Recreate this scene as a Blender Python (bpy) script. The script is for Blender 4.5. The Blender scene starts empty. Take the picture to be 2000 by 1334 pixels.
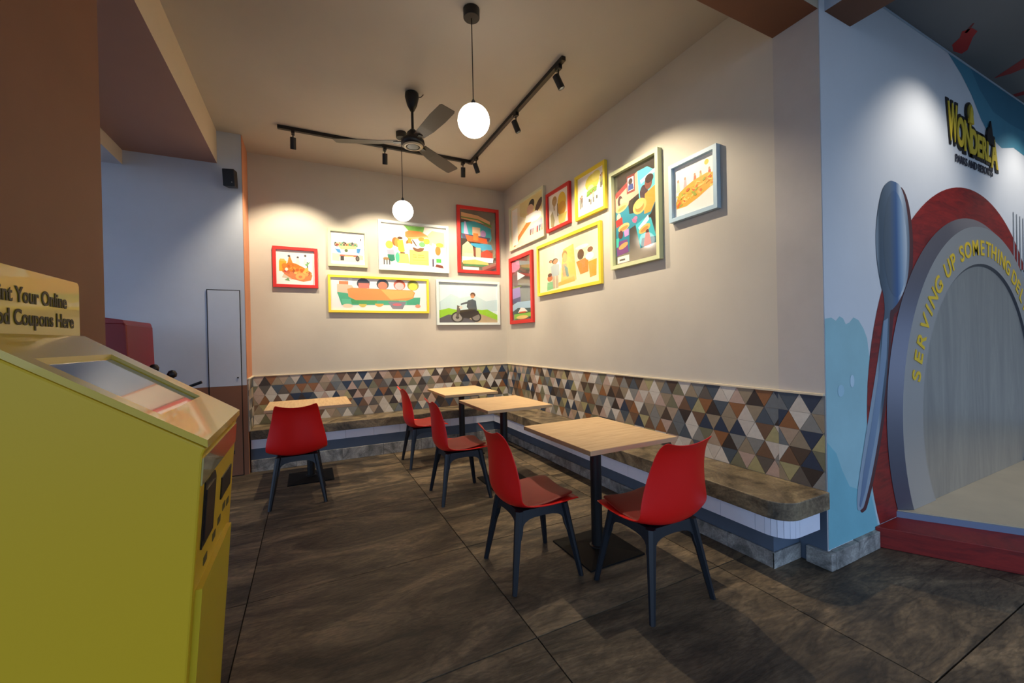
import bpy, bmesh, math, random
from mathutils import Vector, Matrix
random.seed(7)
S = bpy.context.scene
COL = S.collection
PI = math.pi

# ------------------------------------------------------------------ camera
cam_d = bpy.data.cameras.new('camera'); cam = bpy.data.objects.new('camera', cam_d); COL.objects.link(cam)
def cam_axes(yaw, pitch, roll):
    yaw, pitch, roll = [math.radians(a) for a in (yaw, pitch, roll)]
    f = Vector((math.sin(yaw)*math.cos(pitch), math.cos(yaw)*math.cos(pitch), math.sin(pitch)))
    r = Vector((math.cos(yaw), -math.sin(yaw), 0)); u = r.cross(f)
    return r*math.cos(roll)+u*math.sin(roll), -r*math.sin(roll)+u*math.cos(roll), f
r_, u_, f_ = cam_axes(26.371, -0.2732, -1.2212)
M = Matrix((r_, u_, -f_)).transposed().to_4x4(); M.translation = Vector((0, 0, 1.38))
cam.matrix_world = M
cam_d.sensor_width = 36; cam_d.lens = 801.013/2000*36; cam_d.clip_start = .05; cam_d.clip_end = 200
S.camera = cam

# ------------------------------------------------------------------ world, daylight, exposure
W = bpy.data.worlds.new('sky'); S.world = W; W.use_nodes = True
wn = W.node_tree.nodes; wl = W.node_tree.links
bg = wn['Background']
tc = wn.new('ShaderNodeTexCoord'); sx = wn.new('ShaderNodeSeparateXYZ'); rp = wn.new('ShaderNodeValToRGB')
wl.new(tc.outputs['Generated'], sx.inputs[0]); wl.new(sx.outputs['Z'], rp.inputs[0]); wl.new(rp.outputs[0], bg.inputs[0])
rp.color_ramp.elements[0].position = .0; rp.color_ramp.elements[0].color = (.50, .63, .84, 1)
rp.color_ramp.elements[1].position = .6; rp.color_ramp.elements[1].color = (.30, .50, .90, 1)
bg.inputs[1].default_value = 1.05
S.view_settings.view_transform = 'Standard'; S.view_settings.look = 'None'
S.view_settings.exposure = 1.0; S.view_settings.gamma = 1.0; S.view_settings.use_curve_mapping = False
SPOT_W = 66.0; GLOBE_E = 5.0; MURAL_W = 21.0
WARM = (1.0, .83, .60)

# ------------------------------------------------------------------ materials
def lin(c):
    o = []
    for v in c[:3]:
        v = v/255
        o.append(v/12.92 if v <= .04045 else ((v+.055)/1.055)**2.4)
    return (*o, 1)
MC = {}
def mat(name, c, rough=.6, metal=0, coat=0, noise=0, nscale=8, bump=0, bscale=40, emis=None, spec=.5):
    k = (name, tuple(c), rough, metal, noise, bump)
    if k in MC: return MC[k]
    m = bpy.data.materials.new(name); m.use_nodes = True
    n = m.node_tree.nodes; l = m.node_tree.links; b = n['Principled BSDF']
    b.inputs['Base Color'].default_value = lin(c); b.inputs['Roughness'].default_value = rough
    b.inputs['Metallic'].default_value = metal; b.inputs['Coat Weight'].default_value = coat
    b.inputs['Specular IOR Level'].default_value = spec
    if emis:
        b.inputs['Emission Color'].default_value = lin(c); b.inputs['Emission Strength'].default_value = emis
    if noise:
        t = n.new('ShaderNodeTexCoord'); x = n.new('ShaderNodeTexNoise'); x.inputs['Scale'].default_value = nscale
        x.inputs['Detail'].default_value = 6; x.inputs['Roughness'].default_value = .6
        l.new(t.outputs['Object'], x.inputs['Vector'])
        mr = n.new('ShaderNodeMapRange'); mr.inputs[1].default_value = .3; mr.inputs[2].default_value = .7
        mr.inputs[3].default_value = 1-noise; mr.inputs[4].default_value = 1+noise*.5
        l.new(x.outputs['Fac'], mr.inputs[0])
        mx = n.new('ShaderNodeVectorMath'); mx.operation = 'SCALE'
        mx.inputs[0].default_value = lin(c)[:3]; l.new(mr.outputs[0], mx.inputs['Scale'])
        l.new(mx.outputs[0], b.inputs['Base Color'])
    if bump:
        t = n.new('ShaderNodeTexCoord'); x = n.new('ShaderNodeTexNoise'); x.inputs['Scale'].default_value = bscale
        x.inputs['Detail'].default_value = 5
        l.new(t.outputs['Object'], x.inputs['Vector'])
        bp = n.new('ShaderNodeBump'); bp.inputs['Strength'].default_value = bump; bp.inputs['Distance'].default_value = .01
        l.new(x.outputs['Fac'], bp.inputs['Height']); l.new(bp.outputs[0], b.inputs['Normal'])
    MC[k] = m; return m

def stone_mat(name, c0, c1, c2, rough, stretch=(1, 1, 1), scale=2.2, bump=.35, rnd=True, fine=.25):
    m = bpy.data.materials.new(name); m.use_nodes = True
    n = m.node_tree.nodes; l = m.node_tree.links; b = n['Principled BSDF']; b.inputs['Roughness'].default_value = rough
    t = n.new('ShaderNodeTexCoord'); mp = n.new('ShaderNodeMapping'); mp.inputs['Scale'].default_value = stretch
    l.new(t.outputs['Object'], mp.inputs['Vector'])
    vec = mp.outputs[0]
    if rnd:
        oi = n.new('ShaderNodeObjectInfo'); ad = n.new('ShaderNodeVectorMath'); ad.operation = 'MULTIPLY_ADD'
        ml = n.new('ShaderNodeMath'); ml.operation = 'MULTIPLY'; ml.inputs[1].default_value = 37
        l.new(oi.outputs['Random'], ml.inputs[0])
        ad.inputs[1].default_value = (1, 1, 1); l.new(vec, ad.inputs[0]); l.new(ml.outputs[0], ad.inputs[2]); vec = ad.outputs[0]
    n1 = n.new('ShaderNodeTexNoise'); n1.inputs['Scale'].default_value = scale; n1.inputs['Detail'].default_value = 9
    n1.inputs['Roughness'].default_value = .62; n1.inputs['Distortion'].default_value = 1.6
    l.new(vec, n1.inputs['Vector'])
    rp = n.new('ShaderNodeValToRGB'); e = rp.color_ramp.elements
    e[0].position = .36; e[0].color = lin(c0); e[1].position = .66; e[1].color = lin(c2)
    k = e.new(.5); k.color = lin(c1)
    l.new(n1.outputs['Fac'], rp.inputs[0])
    n2 = n.new('ShaderNodeTexNoise'); n2.inputs['Scale'].default_value = scale*22; n2.inputs['Detail'].default_value = 5
    l.new(vec, n2.inputs['Vector'])
    mr = n.new('ShaderNodeMapRange'); mr.inputs[1].default_value = .3; mr.inputs[2].default_value = .7
    mr.inputs[3].default_value = 1-fine; mr.inputs[4].default_value = 1+fine
    l.new(n2.outputs['Fac'], mr.inputs[0])
    sc = n.new('ShaderNodeVectorMath'); sc.operation = 'SCALE'; l.new(rp.outputs[0], sc.inputs[0]); l.new(mr.outputs[0], sc.inputs['Scale'])
    l.new(sc.outputs[0], b.inputs['Base Color'])
    ah = n.new('ShaderNodeMath'); ah.operation = 'MULTIPLY_ADD'; ah.inputs[1].default_value = .35
    l.new(n2.outputs['Fac'], ah.inputs[0]); l.new(n1.outputs['Fac'], ah.inputs[2])
    bp = n.new('ShaderNodeBump'); bp.inputs['Strength'].default_value = bump; bp.inputs['Distance'].default_value = .02
    l.new(ah.outputs[0], bp.inputs['Height']); l.new(bp.outputs[0], b.inputs['Normal'])
    return m

def wood_mat(name, c0, c1, rough, axis_scale, nscale=3.0, bump=.05):
    m = bpy.data.materials.new(name); m.use_nodes = True
    n = m.node_tree.nodes; l = m.node_tree.links; b = n['Principled BSDF']; b.inputs['Roughness'].default_value = rough
    t = n.new('ShaderNodeTexCoord'); mp = n.new('ShaderNodeMapping'); mp.inputs['Scale'].default_value = axis_scale
    l.new(t.outputs['Object'], mp.inputs['Vector'])
    n1 = n.new('ShaderNodeTexNoise'); n1.inputs['Scale'].default_value = nscale; n1.inputs['Detail'].default_value = 7; n1.inputs['Distortion'].default_value = .8
    l.new(mp.outputs[0], n1.inputs['Vector'])
    rp = n.new('ShaderNodeValToRGB'); e = rp.color_ramp.elements
    e[0].position = .3; e[0].color = lin(c0); e[1].position = .7; e[1].color = lin(c1)
    l.new(n1.outputs['Fac'], rp.inputs[0]); l.new(rp.outputs[0], b.inputs['Base Color'])
    bp = n.new('ShaderNodeBump'); bp.inputs['Strength'].default_value = bump; l.new(n1.outputs['Fac'], bp.inputs['Height']); l.new(bp.outputs[0], b.inputs['Normal'])
    return m

def floor_mat():
    m = stone_mat('floor_stone', (54, 46, 36), (90, 77, 59), (132, 113, 86), .56, stretch=(.7, 2.4, 1), scale=1.5, bump=.45, fine=.3)
    n = m.node_tree.nodes; l = m.node_tree.links; b = n['Principled BSDF']
    src = b.inputs['Base Color'].links[0].from_socket
    mp = [q for q in n if q.type == 'MAPPING'][0]; mp.inputs['Rotation'].default_value = (0, 0, .35)
    vec = [q for q in n if q.type == 'TEX_NOISE'][0].inputs['Vector'].links[0].from_socket
    v = n.new('ShaderNodeTexNoise'); v.inputs['Scale'].default_value = 1.6; v.inputs['Detail'].default_value = 7; v.inputs['Distortion'].default_value = 3.2; v.inputs['Roughness'].default_value = .55
    l.new(vec, v.inputs['Vector'])
    a = n.new('ShaderNodeMath'); a.operation = 'SUBTRACT'; a.inputs[1].default_value = .5; l.new(v.outputs['Fac'], a.inputs[0])
    c = n.new('ShaderNodeMath'); c.operation = 'ABSOLUTE'; l.new(a.outputs[0], c.inputs[0])
    r = n.new('ShaderNodeMapRange'); r.inputs[1].default_value = 0; r.inputs[2].default_value = .05; r.inputs[3].default_value = .66; r.inputs[4].default_value = 1.04
    l.new(c.outputs[0], r.inputs[0])
    sc = n.new('ShaderNodeVectorMath'); sc.operation = 'SCALE'; l.new(src, sc.inputs[0]); l.new(r.outputs[0], sc.inputs['Scale']); l.new(sc.outputs[0], b.inputs['Base Color'])
    return m
WALL = mat('wall_plaster', (196, 190, 178), .75, noise=.04, nscale=3, bump=.03, bscale=60)
WALLC = mat('wall_plaster_column', (184, 179, 175), .75, noise=.07, nscale=4, bump=.03)
WALLBLUE = mat('wall_plaster_grey', (190, 198, 210), .75, noise=.05, nscale=2.5)
CEIL = mat('ceiling_paint', (184, 177, 168), .8, noise=.04, nscale=2)
CEILG = mat('ceiling_paint_grey', (120, 122, 124), .8, noise=.04, nscale=2)
BEAM = mat('beam_paint', (205, 188, 162), .8, noise=.04, nscale=2)
TERRA = mat('terracotta_paint', (196, 132, 96), .7, noise=.06, nscale=2.5)
BROWN = mat('brown_paint', (128, 84, 58), .7, noise=.06, nscale=2.5)
MAUVE = mat('soffit_paint', (158, 126, 118), .8, noise=.04, nscale=2)
MURAL = mat('mural_base_paint', (222, 226, 230), .6, noise=.05, nscale=1.2)
BLACK = mat('black_metal', (16, 16, 17), .45)
BLACKP = mat('black_plastic', (20, 26, 33), .42)
RED = mat('red_plastic', (232, 26, 20), .38, spec=.4)
REDPAD = mat('red_leather', (132, 26, 12), .5, bump=.08, bscale=300)
GROUT = mat('dark_grout', (38, 34, 30), .9)
CREAM = mat('cream_trim', (214, 200, 172), .6)
FLOORT = floor_mat()
SLAB = stone_mat('bench_stone', (62, 54, 42), (112, 98, 76), (150, 134, 104), .42, scale=3.2, bump=.25, rnd=False)
SKIRT = stone_mat('skirting_stone', (98, 98, 94), (140, 138, 132), (176, 174, 166), .6, scale=5, bump=.3)
GREYBLUE = mat('grey_blue_paint', (86, 100, 116), .6, noise=.08)
WHITEB = mat('white_laminate', (226, 230, 240), .5, noise=.03)
WOOD = wood_mat('table_wood', (200, 162, 114), (224, 192, 146), .42, (2, 26, 2), 2.0)
WOODEDGE = mat('table_edge', (206, 172, 128), .5)

# ------------------------------------------------------------------ mesh helpers
def link(name, me, parent=None, loc=None, smooth=False):
    o = bpy.data.objects.new(name, me); COL.objects.link(o)
    if parent: o.parent = parent
    if loc: o.location = loc
    if smooth:
        for p in me.polygons: p.use_smooth = True
    return o
class MB:
    def __init__(s): s.v = []; s.f = []; s.m = []
    def add(s, vs, fs, mi=0):
        b = len(s.v); s.v += [tuple(v) for v in vs]; s.f += [tuple(b+i for i in f) for f in fs]; s.m += [mi]*len(fs); return s
    def box(s, x0, x1, y0, y1, z0, z1, mi=0):
        vs = [(x, y, z) for z in (z0, z1) for y in (y0, y1) for x in (x0, x1)]
        return s.add(vs, [(0, 2, 3, 1), (4, 5, 7, 6), (0, 1, 5, 4), (2, 6, 7, 3), (0, 4, 6, 2), (1, 3, 7, 5)], mi)
    def prism(s, pts, a, b, axis, mi=0):
        """polygon pts (2D) extruded along axis from a to b; axis x: (y,z); y: (x,z); z: (x,y)"""
        def P(p, t): return {'x': (t, p[0], p[1]), 'y': (p[0], t, p[1]), 'z': (p[0], p[1], t)}[axis]
        n = len(pts); vs = [P(p, a) for p in pts]+[P(p, b) for p in pts]
        fs = [tuple(range(n)), tuple(range(2*n-1, n-1, -1))]+[(i, (i+1) % n + n*0, (i+1) % n+n, i+n) for i in range(n)]
        return s.add(vs, fs, mi)
    def lathe(s, prof, seg=24, c=(0, 0, 0), mi=0):
        vs = []; fs = []
        for r, z in prof:
            for i in range(seg):
                a = 2*PI*i/seg; vs.append((c[0]+r*math.cos(a), c[1]+r*math.sin(a), c[2]+z))
        for j in range(len(prof)-1):
            for i in range(seg):
                k = (i+1) % seg; fs.append((j*seg+i, j*seg+k, (j+1)*seg+k, (j+1)*seg+i))
        fs.append(tuple(range(seg-1, -1, -1))); fs.append(tuple((len(prof)-1)*seg+i for i in range(seg)))
        return s.add(vs, fs, mi)
    def tube(s, pts, r, seg=8, mi=0):
        pts = [Vector(p) for p in pts]; n = len(pts); vs = []; fs = []
        rr = r if isinstance(r, (list, tuple)) else [r]*n
        for i, p in enumerate(pts):
            d = (pts[min(i+1, n-1)]-pts[max(i-1, 0)]).normalized()
            a = d.cross(Vector((0, 0, 1)));
            if a.length < .01: a = d.cross(Vector((1, 0, 0)))
            a.normalize(); b = d.cross(a)
            for k in range(seg):
                t = 2*PI*k/seg; vs.append(p+(a*math.cos(t)+b*math.sin(t))*rr[i])
        for j in range(n-1):
            for i in range(seg):
                k = (i+1) % seg; fs.append((j*seg+i, j*seg+k, (j+1)*seg+k, (j+1)*seg+i))
        fs.append(tuple(range(seg))); fs.append(tuple((n-1)*seg+i for i in range(seg-1, -1, -1)))
        return s.add(vs, fs, mi)
    def mesh(s, name, mats):
        me = bpy.data.meshes.new(name); me.from_pydata(s.v, [], s.f)
        for m in (mats if isinstance(mats, (list, tuple)) else [mats]): me.materials.append(m)
        me.polygons.foreach_set('material_index', s.m)
        bm = bmesh.new(); bm.from_mesh(me); bmesh.ops.recalc_face_normals(bm, faces=bm.faces); bm.to_mesh(me); bm.free()
        me.update(); return me
    def build(s, name, mats, parent=None, bevel=0, smooth=False, loc=None):
        o = link(name, s.mesh(name, mats), parent, loc, smooth)
        if bevel:
            b = o.modifiers.new('bevel', 'BEVEL'); b.width = bevel; b.segments = 2; b.limit_method = 'ANGLE'; b.angle_limit = math.radians(40)
        return o
def tag(o, label, cat, group=None, kind=None):
    o['label'] = label; o['category'] = cat
    if group: o['group'] = group
    if kind: o['kind'] = kind
    return o
def empty(name, loc, rz=0):
    o = bpy.data.objects.new(name, None); COL.objects.link(o); o.location = loc; o.rotation_euler = (0, 0, rz); o.empty_display_size = .1
    return o
def struct(o, label=None, cat=None):
    o['kind'] = 'structure'
    if label: o['label'] = label
    if cat: o['category'] = cat
    return o
def copy_tree(o, parent=None):
    c = o.copy(); COL.objects.link(c); c.parent = parent
    for ch in list(o.children): copy_tree(ch, c)
    return c
def text_mesh(body, size, extrude, offset, m, name, parent, align='LEFT', mats=None):
    cu = bpy.data.curves.new(name, 'FONT'); cu.body = body; cu.size = size; cu.extrude = extrude; cu.offset = offset; cu.align_x = align
    t = bpy.data.objects.new('tmp', cu); COL.objects.link(t)
    bpy.context.view_layer.update()
    me = bpy.data.meshes.new_from_object(t.evaluated_get(bpy.context.evaluated_depsgraph_get()))
    bpy.data.objects.remove(t); me.materials.clear(); me.materials.append(m)
    return link(name, me, parent)

X, Y, Y1, Y2, ZC = 2.70, 5.616, 1.337, 1.60, 3.62
XL, YC = -.60, 5.181            # alcove left return, left wall face
ZT, ZS = 1.01, .455             # tile band top, bench top

# ================================================================== SETTING
fl = struct(MB().box(-4.6, 8, -4, 5.9, -.10, -.012).build('floor', GROUT), 'dark grout bed under large rough brown stone floor tiles', 'floor')
tile_me = MB().box(-.6183, .6183, -.4695, .4695, -.012, 0).mesh('tile', FLOORT)
for i in range(-3, 7):
    for j in range(-5, 6):
        cx = -.325+1.2425*(i+.5); cy = .71+.945*(j+.5)
        if cy > Y+.3: continue
        o = link('tile', tile_me, fl, (cx, cy, random.uniform(-.0008, .0006))); o.rotation_euler = (0, 0, PI*random.randint(0, 1))
GROUND = mat('outside_paving', (120, 118, 112), .9, noise=.1)
struct(MB().box(-30, 30, -40, -4, -.15, -.03).box(-30, -4.6, -4, 12, -.15, -.03).build('ground', GROUND), 'grey paving outside the open front of the restaurant', 'ground')

struct(MB().box(-.815, 2.757, -3.2, Y2, ZC, ZC+.1).box(-.815, X+.1, Y2, Y+.1, ZC, ZC+.1).build('ceiling', CEIL), 'plain warm beige painted ceiling above the dining corner', 'ceiling')
struct(MB().box(3.04, 8, -3.2, Y1, 3.54, 3.72).build('ceiling', CEILG), 'dark grey ceiling painted with red chillies above the mural wall', 'ceiling')
struct(MB().box(-4.6, -2.4, -3.2, YC, ZC, ZC+.1).build('ceiling', CEIL), 'ceiling left of the low beams', 'ceiling')

def beam(name, x0, x1, y0, y1, z0, z1, side, bottom, label):
    b = MB().box(x0, x1, y0, y1, z0, z1); b.m = [1]+[0]*5
    return struct(b.build(name, [side, bottom]), label, 'beam')
beam('trim_1', -1.565, -.815, -3.2, YC, 3.28, ZC+.1, BEAM, MAUVE, 'wide ceiling beam with mauve underside running over the brown pillar')
beam('trim_2', -2.4, -1.566, -3.2, YC, 3.14, ZC+.1, BEAM, WALLBLUE, 'lower pale ceiling beam left of the mauve beam')
beam('trim_3', -.814, X, Y1+.002, Y2, 3.27, ZC, BEAM, BROWN, 'cross beam with terracotta underside ending on the column at the bench end')
beam('trim_4', 2.757, 3.04, -3.2, Y1, 3.27, ZC+.1, WALLBLUE, BROWN, 'beam with terracotta underside meeting the mural wall')

struct(MB().box(XL, X+.2, Y, Y+.15, 0, ZC).build('wall_back', WALL), 'pale beige back wall hung with six framed pictures', 'wall')
wr = struct(MB().box(X, X+.15, Y2, Y, 0, ZC).build('wall_right', WALL), 'pale beige right wall hung with seven framed pictures', 'wall')
wc = struct(MB().box(X-.003, X+.3, Y1, Y2, 0, ZC).build('trim_5', WALLC), 'grey beige column face at the near end of the right wall', 'column')
MB().box(X-.0045, X-.002, Y1+.001, Y2, 0, .44).build('painted_base', GREYBLUE, wc)
wm = struct(MB().box(X+.001, 8, Y1-.003, Y1+.2, 0, ZC).build('wall_mural', MURAL), 'pale blue mural wall right of the bench', 'wall')
b = MB().box(-4.6, XL, YC, Y+.15, 0, ZC+.05); b.m = [0]*6
wlft = struct(b.build('wall_left', WALLBLUE), 'grey blue wall left of the dining corner', 'wall')
# terracotta return strip of that wall
MB().box(XL-.001, XL+.004, YC, Y, 0, ZC).build('painted_strip', TERRA, wlft)
MB().box(-4.6, XL+.004, YC-.003, YC+.001, 0, .955).build('wainscot', BROWN, wlft)
struct(MB().box(8, 8.1, -3.2, Y1, 0, ZC).build('wall_far_right', WALL), 'plain side wall beyond the mural', 'wall')
struct(MB().box(-1.565, -.815, 1.75, 2.46, 0, 3.28).build('pillar', BROWN, bevel=.004), 'terracotta brown square pillar behind the yellow kiosk', 'pillar')

# flush access door in the left wall
dr = struct(empty('door_1', (-.786, YC, 0)), 'flush grey access door with thin dark gap beside the orange strip', 'door')
DG = mat('dark_gap', (18, 16, 15), .9)
MB().box(-.146, .146, -.006, -.003, 0, 1.965).build('gap', DG, dr)
MB().box(-.138, .138, -.010, -.006, .955, 1.957).build('door_panel', WALLBLUE, dr)
MB().box(-.138, .138, -.010, -.006, .01, .953).build('door_panel', BROWN, dr)['label'] = 'terracotta lower door panel'
MB().lathe([(.008, 0), (.008, .006)], 12, (0, 0, 0)).build('keyhole', BLACK, dr).matrix_local = Matrix.Translation((.11, -.010, 1.04)) @ Matrix.Rotation(PI/2, 4, 'X')

# stone skirting round the column foot
sk = struct(empty('baseboard_right', (X, Y1, 0)), 'rough grey stone skirting at the foot of the mural wall corner', 'baseboard')
MB().box(-.03, .02, -.035, .105, 0, .100).build('stone', SKIRT, sk, bevel=.006)
MB().box(.021, .27, -.035, .0, 0, .104).build('stone', SKIRT, sk, bevel=.004)
MB().box(.272, .535, -.033, .0, 0, .108).build('stone', SKIRT, sk, bevel=.004)

# ================================================================== TRIANGLE TILE BANDS
PAL = [(44, 60, 84), (70, 84, 98), (196, 186, 172), (172, 146, 120), (118, 84, 58), (62, 50, 44), (150, 92, 48), (118, 116, 86),
       (168, 158, 104), (132, 132, 126), (206, 198, 184), (186, 156, 138), (96, 88, 78), (150, 132, 104), (104, 112, 116), (84, 66, 52)]
PW = [3, 3, 5, 4, 3, 3, 2, 3, 2, 4, 4, 4, 3, 3, 3, 2]
PAL = [tuple(int(v+(sum(c)/3-v)*.22) for v in c) for c in PAL]
PM = [mat('glazed_tile', c, .45, noise=.12, nscale=30) for c in PAL]
PIDX = [i for i, w in enumerate(PW) for _ in range(w)]
RH = (ZT-ZS)/5; BW = .128; G = .0009
tri_cache = {}
def clip(poly, lo, hi):
    for side, lim in ((1, lo), (-1, hi)):
        out = []
        for i in range(len(poly)):
            a, b2 = poly[i], poly[(i+1) % len(poly)]
            da, db = side*(a[0]-lim), side*(b2[0]-lim)
            if da >= 0: out.append(a)
            if (da >= 0) != (db >= 0):
                t = da/(da-db); out.append((a[0]+(b2[0]-a[0])*t, a[1]+(b2[1]-a[1])*t))
        poly = out
        if len(poly) < 3: return []
    return poly
def tri_mesh(poly, ci, shared=None):
    key = (shared, ci)
    if shared is not None and key in tri_cache: return tri_cache[key]
    me = MB().prism(poly, -.004, 0, 'y').mesh('tile', PM[ci])
    if shared is not None: tri_cache[key] = me
    return me
def band(name, loc, rz, L, label, seed, limit=300, off=0.0):
    rnd = random.Random(seed)
    root = struct(empty(name, loc, rz), label, 'tiled band')
    MB().box(0, L, .0, .008, 0, ZT-ZS).build('grout', mat('tile_grout', (130, 122, 112), .8), root)
    MB().box(0, L, -.012, .008, ZT-ZS, ZT-ZS+.014).build('ledge', CREAM, root, bevel=.002)
    items = []
    for r in range(5):
        z0 = r*RH; prev = None
        n = int(L/BW*2)+4
        for k in range(-2, n):
            up = (k+r) % 2 == 0
            xc = k*BW/2+off
            g = G
            if up: poly = [(xc-BW/2+2*g, z0+g), (xc+BW/2-2*g, z0+g), (xc, z0+RH-2*g)]
            else: poly = [(xc-BW/2+2*g, z0+RH-g), (xc, z0+2*g), (xc+BW/2-2*g, z0+RH-g)]
            ci = rnd.choice(PIDX)
            if ci == prev: ci = rnd.choice(PIDX)
            prev = ci
            p2 = clip(poly, .001, L-.001)
            if not p2: continue
            area = abs(sum(p2[i][0]*p2[(i+1) % len(p2)][1]-p2[(i+1) % len(p2)][0]*p2[i][1] for i in range(len(p2))))/2
            if area < .0003: continue
            items.append((xc, up, p2, ci, len(p2) == 3 and abs(p2[0][0]-poly[0][0]) < 1e-6 and abs(p2[-1][0]-poly[-1][0]) < 1e-6 and abs(p2[1][0]-poly[1][0]) < 1e-6, z0))
    items.sort(key=lambda t: -t[0])          # nearest to the camera = far end of u for the right wall
    rest = MB()
    for n_, (xc, up, p2, ci, whole, z0) in enumerate(items):
        if n_ >= limit:
            rest.prism(p2, -.004, 0, 'y', ci); continue
        if whole:
            base = [(-BW/2+2*G, G), (BW/2-2*G, G), (0, RH-2*G)] if up else [(-BW/2+2*G, RH-G), (0, 2*G), (BW/2-2*G, RH-G)]
            link('tile', tri_mesh(base, ci, up), root, (xc, 0, z0))
        else:
            link('tile', tri_mesh(p2, ci), root)
    if rest.v:
        o = rest.build('tile_remainder', PM, root); o['kind'] = 'stuff'
    return root
band('trim_6', (XL, Y-.008, ZS), 0, X-XL-.009, 'band of small triangular tiles above the bench on the back wall', 3)
band('trim_7', (X-.008, Y-.001, ZS), -PI/2, Y-Y2, 'band of small triangular tiles above the long bench on the right wall', 12, limit=298, off=.02)
band('trim_8', (X-.011, Y2-.001, ZS), -PI/2, Y2-Y1, 'short band of triangular tiles on the column at the bench end', 21, off=0)
band('trim_9', (XL+.012, YC+.001, ZS), PI/2, Y-YC-.01, 'narrow band of triangular tiles on the orange return wall', 31, off=.03)

# ================================================================== BENCH
def arc(cx, cy, r, a0, a1, n=8): return [(cx+r*math.cos(math.radians(a0+(a1-a0)*i/n)), cy+r*math.sin(math.radians(a0+(a1-a0)*i/n))) for i in range(n+1)]
FX, BY_ = 2.267, 5.21            # slab fronts
NE = Y1-.022                     # near end of slab
bn = tag(empty('corner_bench', (1.6, 5.4, 0)), 'L-shaped built-in bench with a brown stone seat slab along both walls', 'bench')
L_ = (1.6, 5.4, 0)
def off(pts): return [(p[0]-L_[0], p[1]-L_[1]) for p in pts]
seatp = [(X-.013, Y-.013), (XL+.015, Y-.013), (XL+.015, BY_), (FX, BY_)]+arc(FX+.13, NE+.13, .13, 180, 270)+[(X-.013, NE)]
MB().prism(off(seatp), .355, ZS, 'z').build('seat_slab', SLAB, bn, bevel=.005)
# white laminate fascia in short boards
def fascia(p, q, t=.012, z0=.255, z1=.353, side=1):
    p = Vector(p); q = Vector(q); d = (q-p).normalized(); nrm = Vector((d.y, -d.x))*side*t
    g = d*.0012
    pts = [p+g, q-g, q-g+nrm, p+g+nrm]
    MB().prism(off([tuple(v) for v in pts]), z0, z1, 'z').build('fascia_board', WHITEB, bn)
xs = [XL+.02, -.3, .02, .372, .69, 1.0, 1.33, 1.66, 1.98, 2.29]
for a, b_ in zip(xs[:-1], xs[1:]): fascia((a, BY_+.03), (b_, BY_+.03), .014, side=1)
ys = [5.24, 4.9, 4.51, 4.12, 3.72, 3.33, 2.94, 2.549, 2.13, 1.721, 1.50]
for a, b_ in zip(ys[:-1], ys[1:]): fascia((FX+.014, a), (FX+.014, b_), .010, side=-1)
cur = arc(FX+.134, NE+.13, .12, 180, 270, 6)
cur = [(FX+.014, 1.50), (FX+.014, NE+.13)]+cur[1:]
for a, b_ in zip(cur[:-1], cur[1:]): fascia(a, b_, .012, side=-1)
fascia(cur[-1], (2.60, NE+.01), .012, side=-1)
# painted plinth
BX, BYb = 2.42, 5.23
MB().prism(off([(X-.013, Y-.01), (XL+.015, Y-.01), (XL+.015, BYb+.012), (BX+.012, BYb+.012), (BX+.012, 1.489), (X-.013, 1.489)]), .0, .354, 'z').build('plinth', GREYBLUE, bn)
# stone skirting blocks
sx_ = [XL+.016, -.15, .33, .80, 1.27, 1.75, 2.10, BX]
for a, b_ in zip(sx_[:-1], sx_[1:]):
    MB().box(a-L_[0]+.001, b_-L_[0]-.001, BYb-L_[1], BYb+.012-L_[1], 0, .135+random.uniform(-.003, .003)).build('stone', SKIRT, bn, bevel=.003)
sy_ = [5.23, 4.75, 4.3, 3.85, 3.4, 2.95, 2.5, 2.1, 1.78, 1.477]
for b_, a in zip(sy_[:-1], sy_[1:]):
    MB().box(BX-L_[0], BX+.012-L_[0], a+.001-L_[1], b_-.001-L_[1], 0, .094+random.uniform(-.003, .003)).build('stone', SKIRT, bn, bevel=.003)
MB().box(BX-L_[0], X-.013-L_[0], 1.477-L_[1], 1.489-L_[1], 0, .094).build('stone', SKIRT, bn, bevel=.003)

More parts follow.
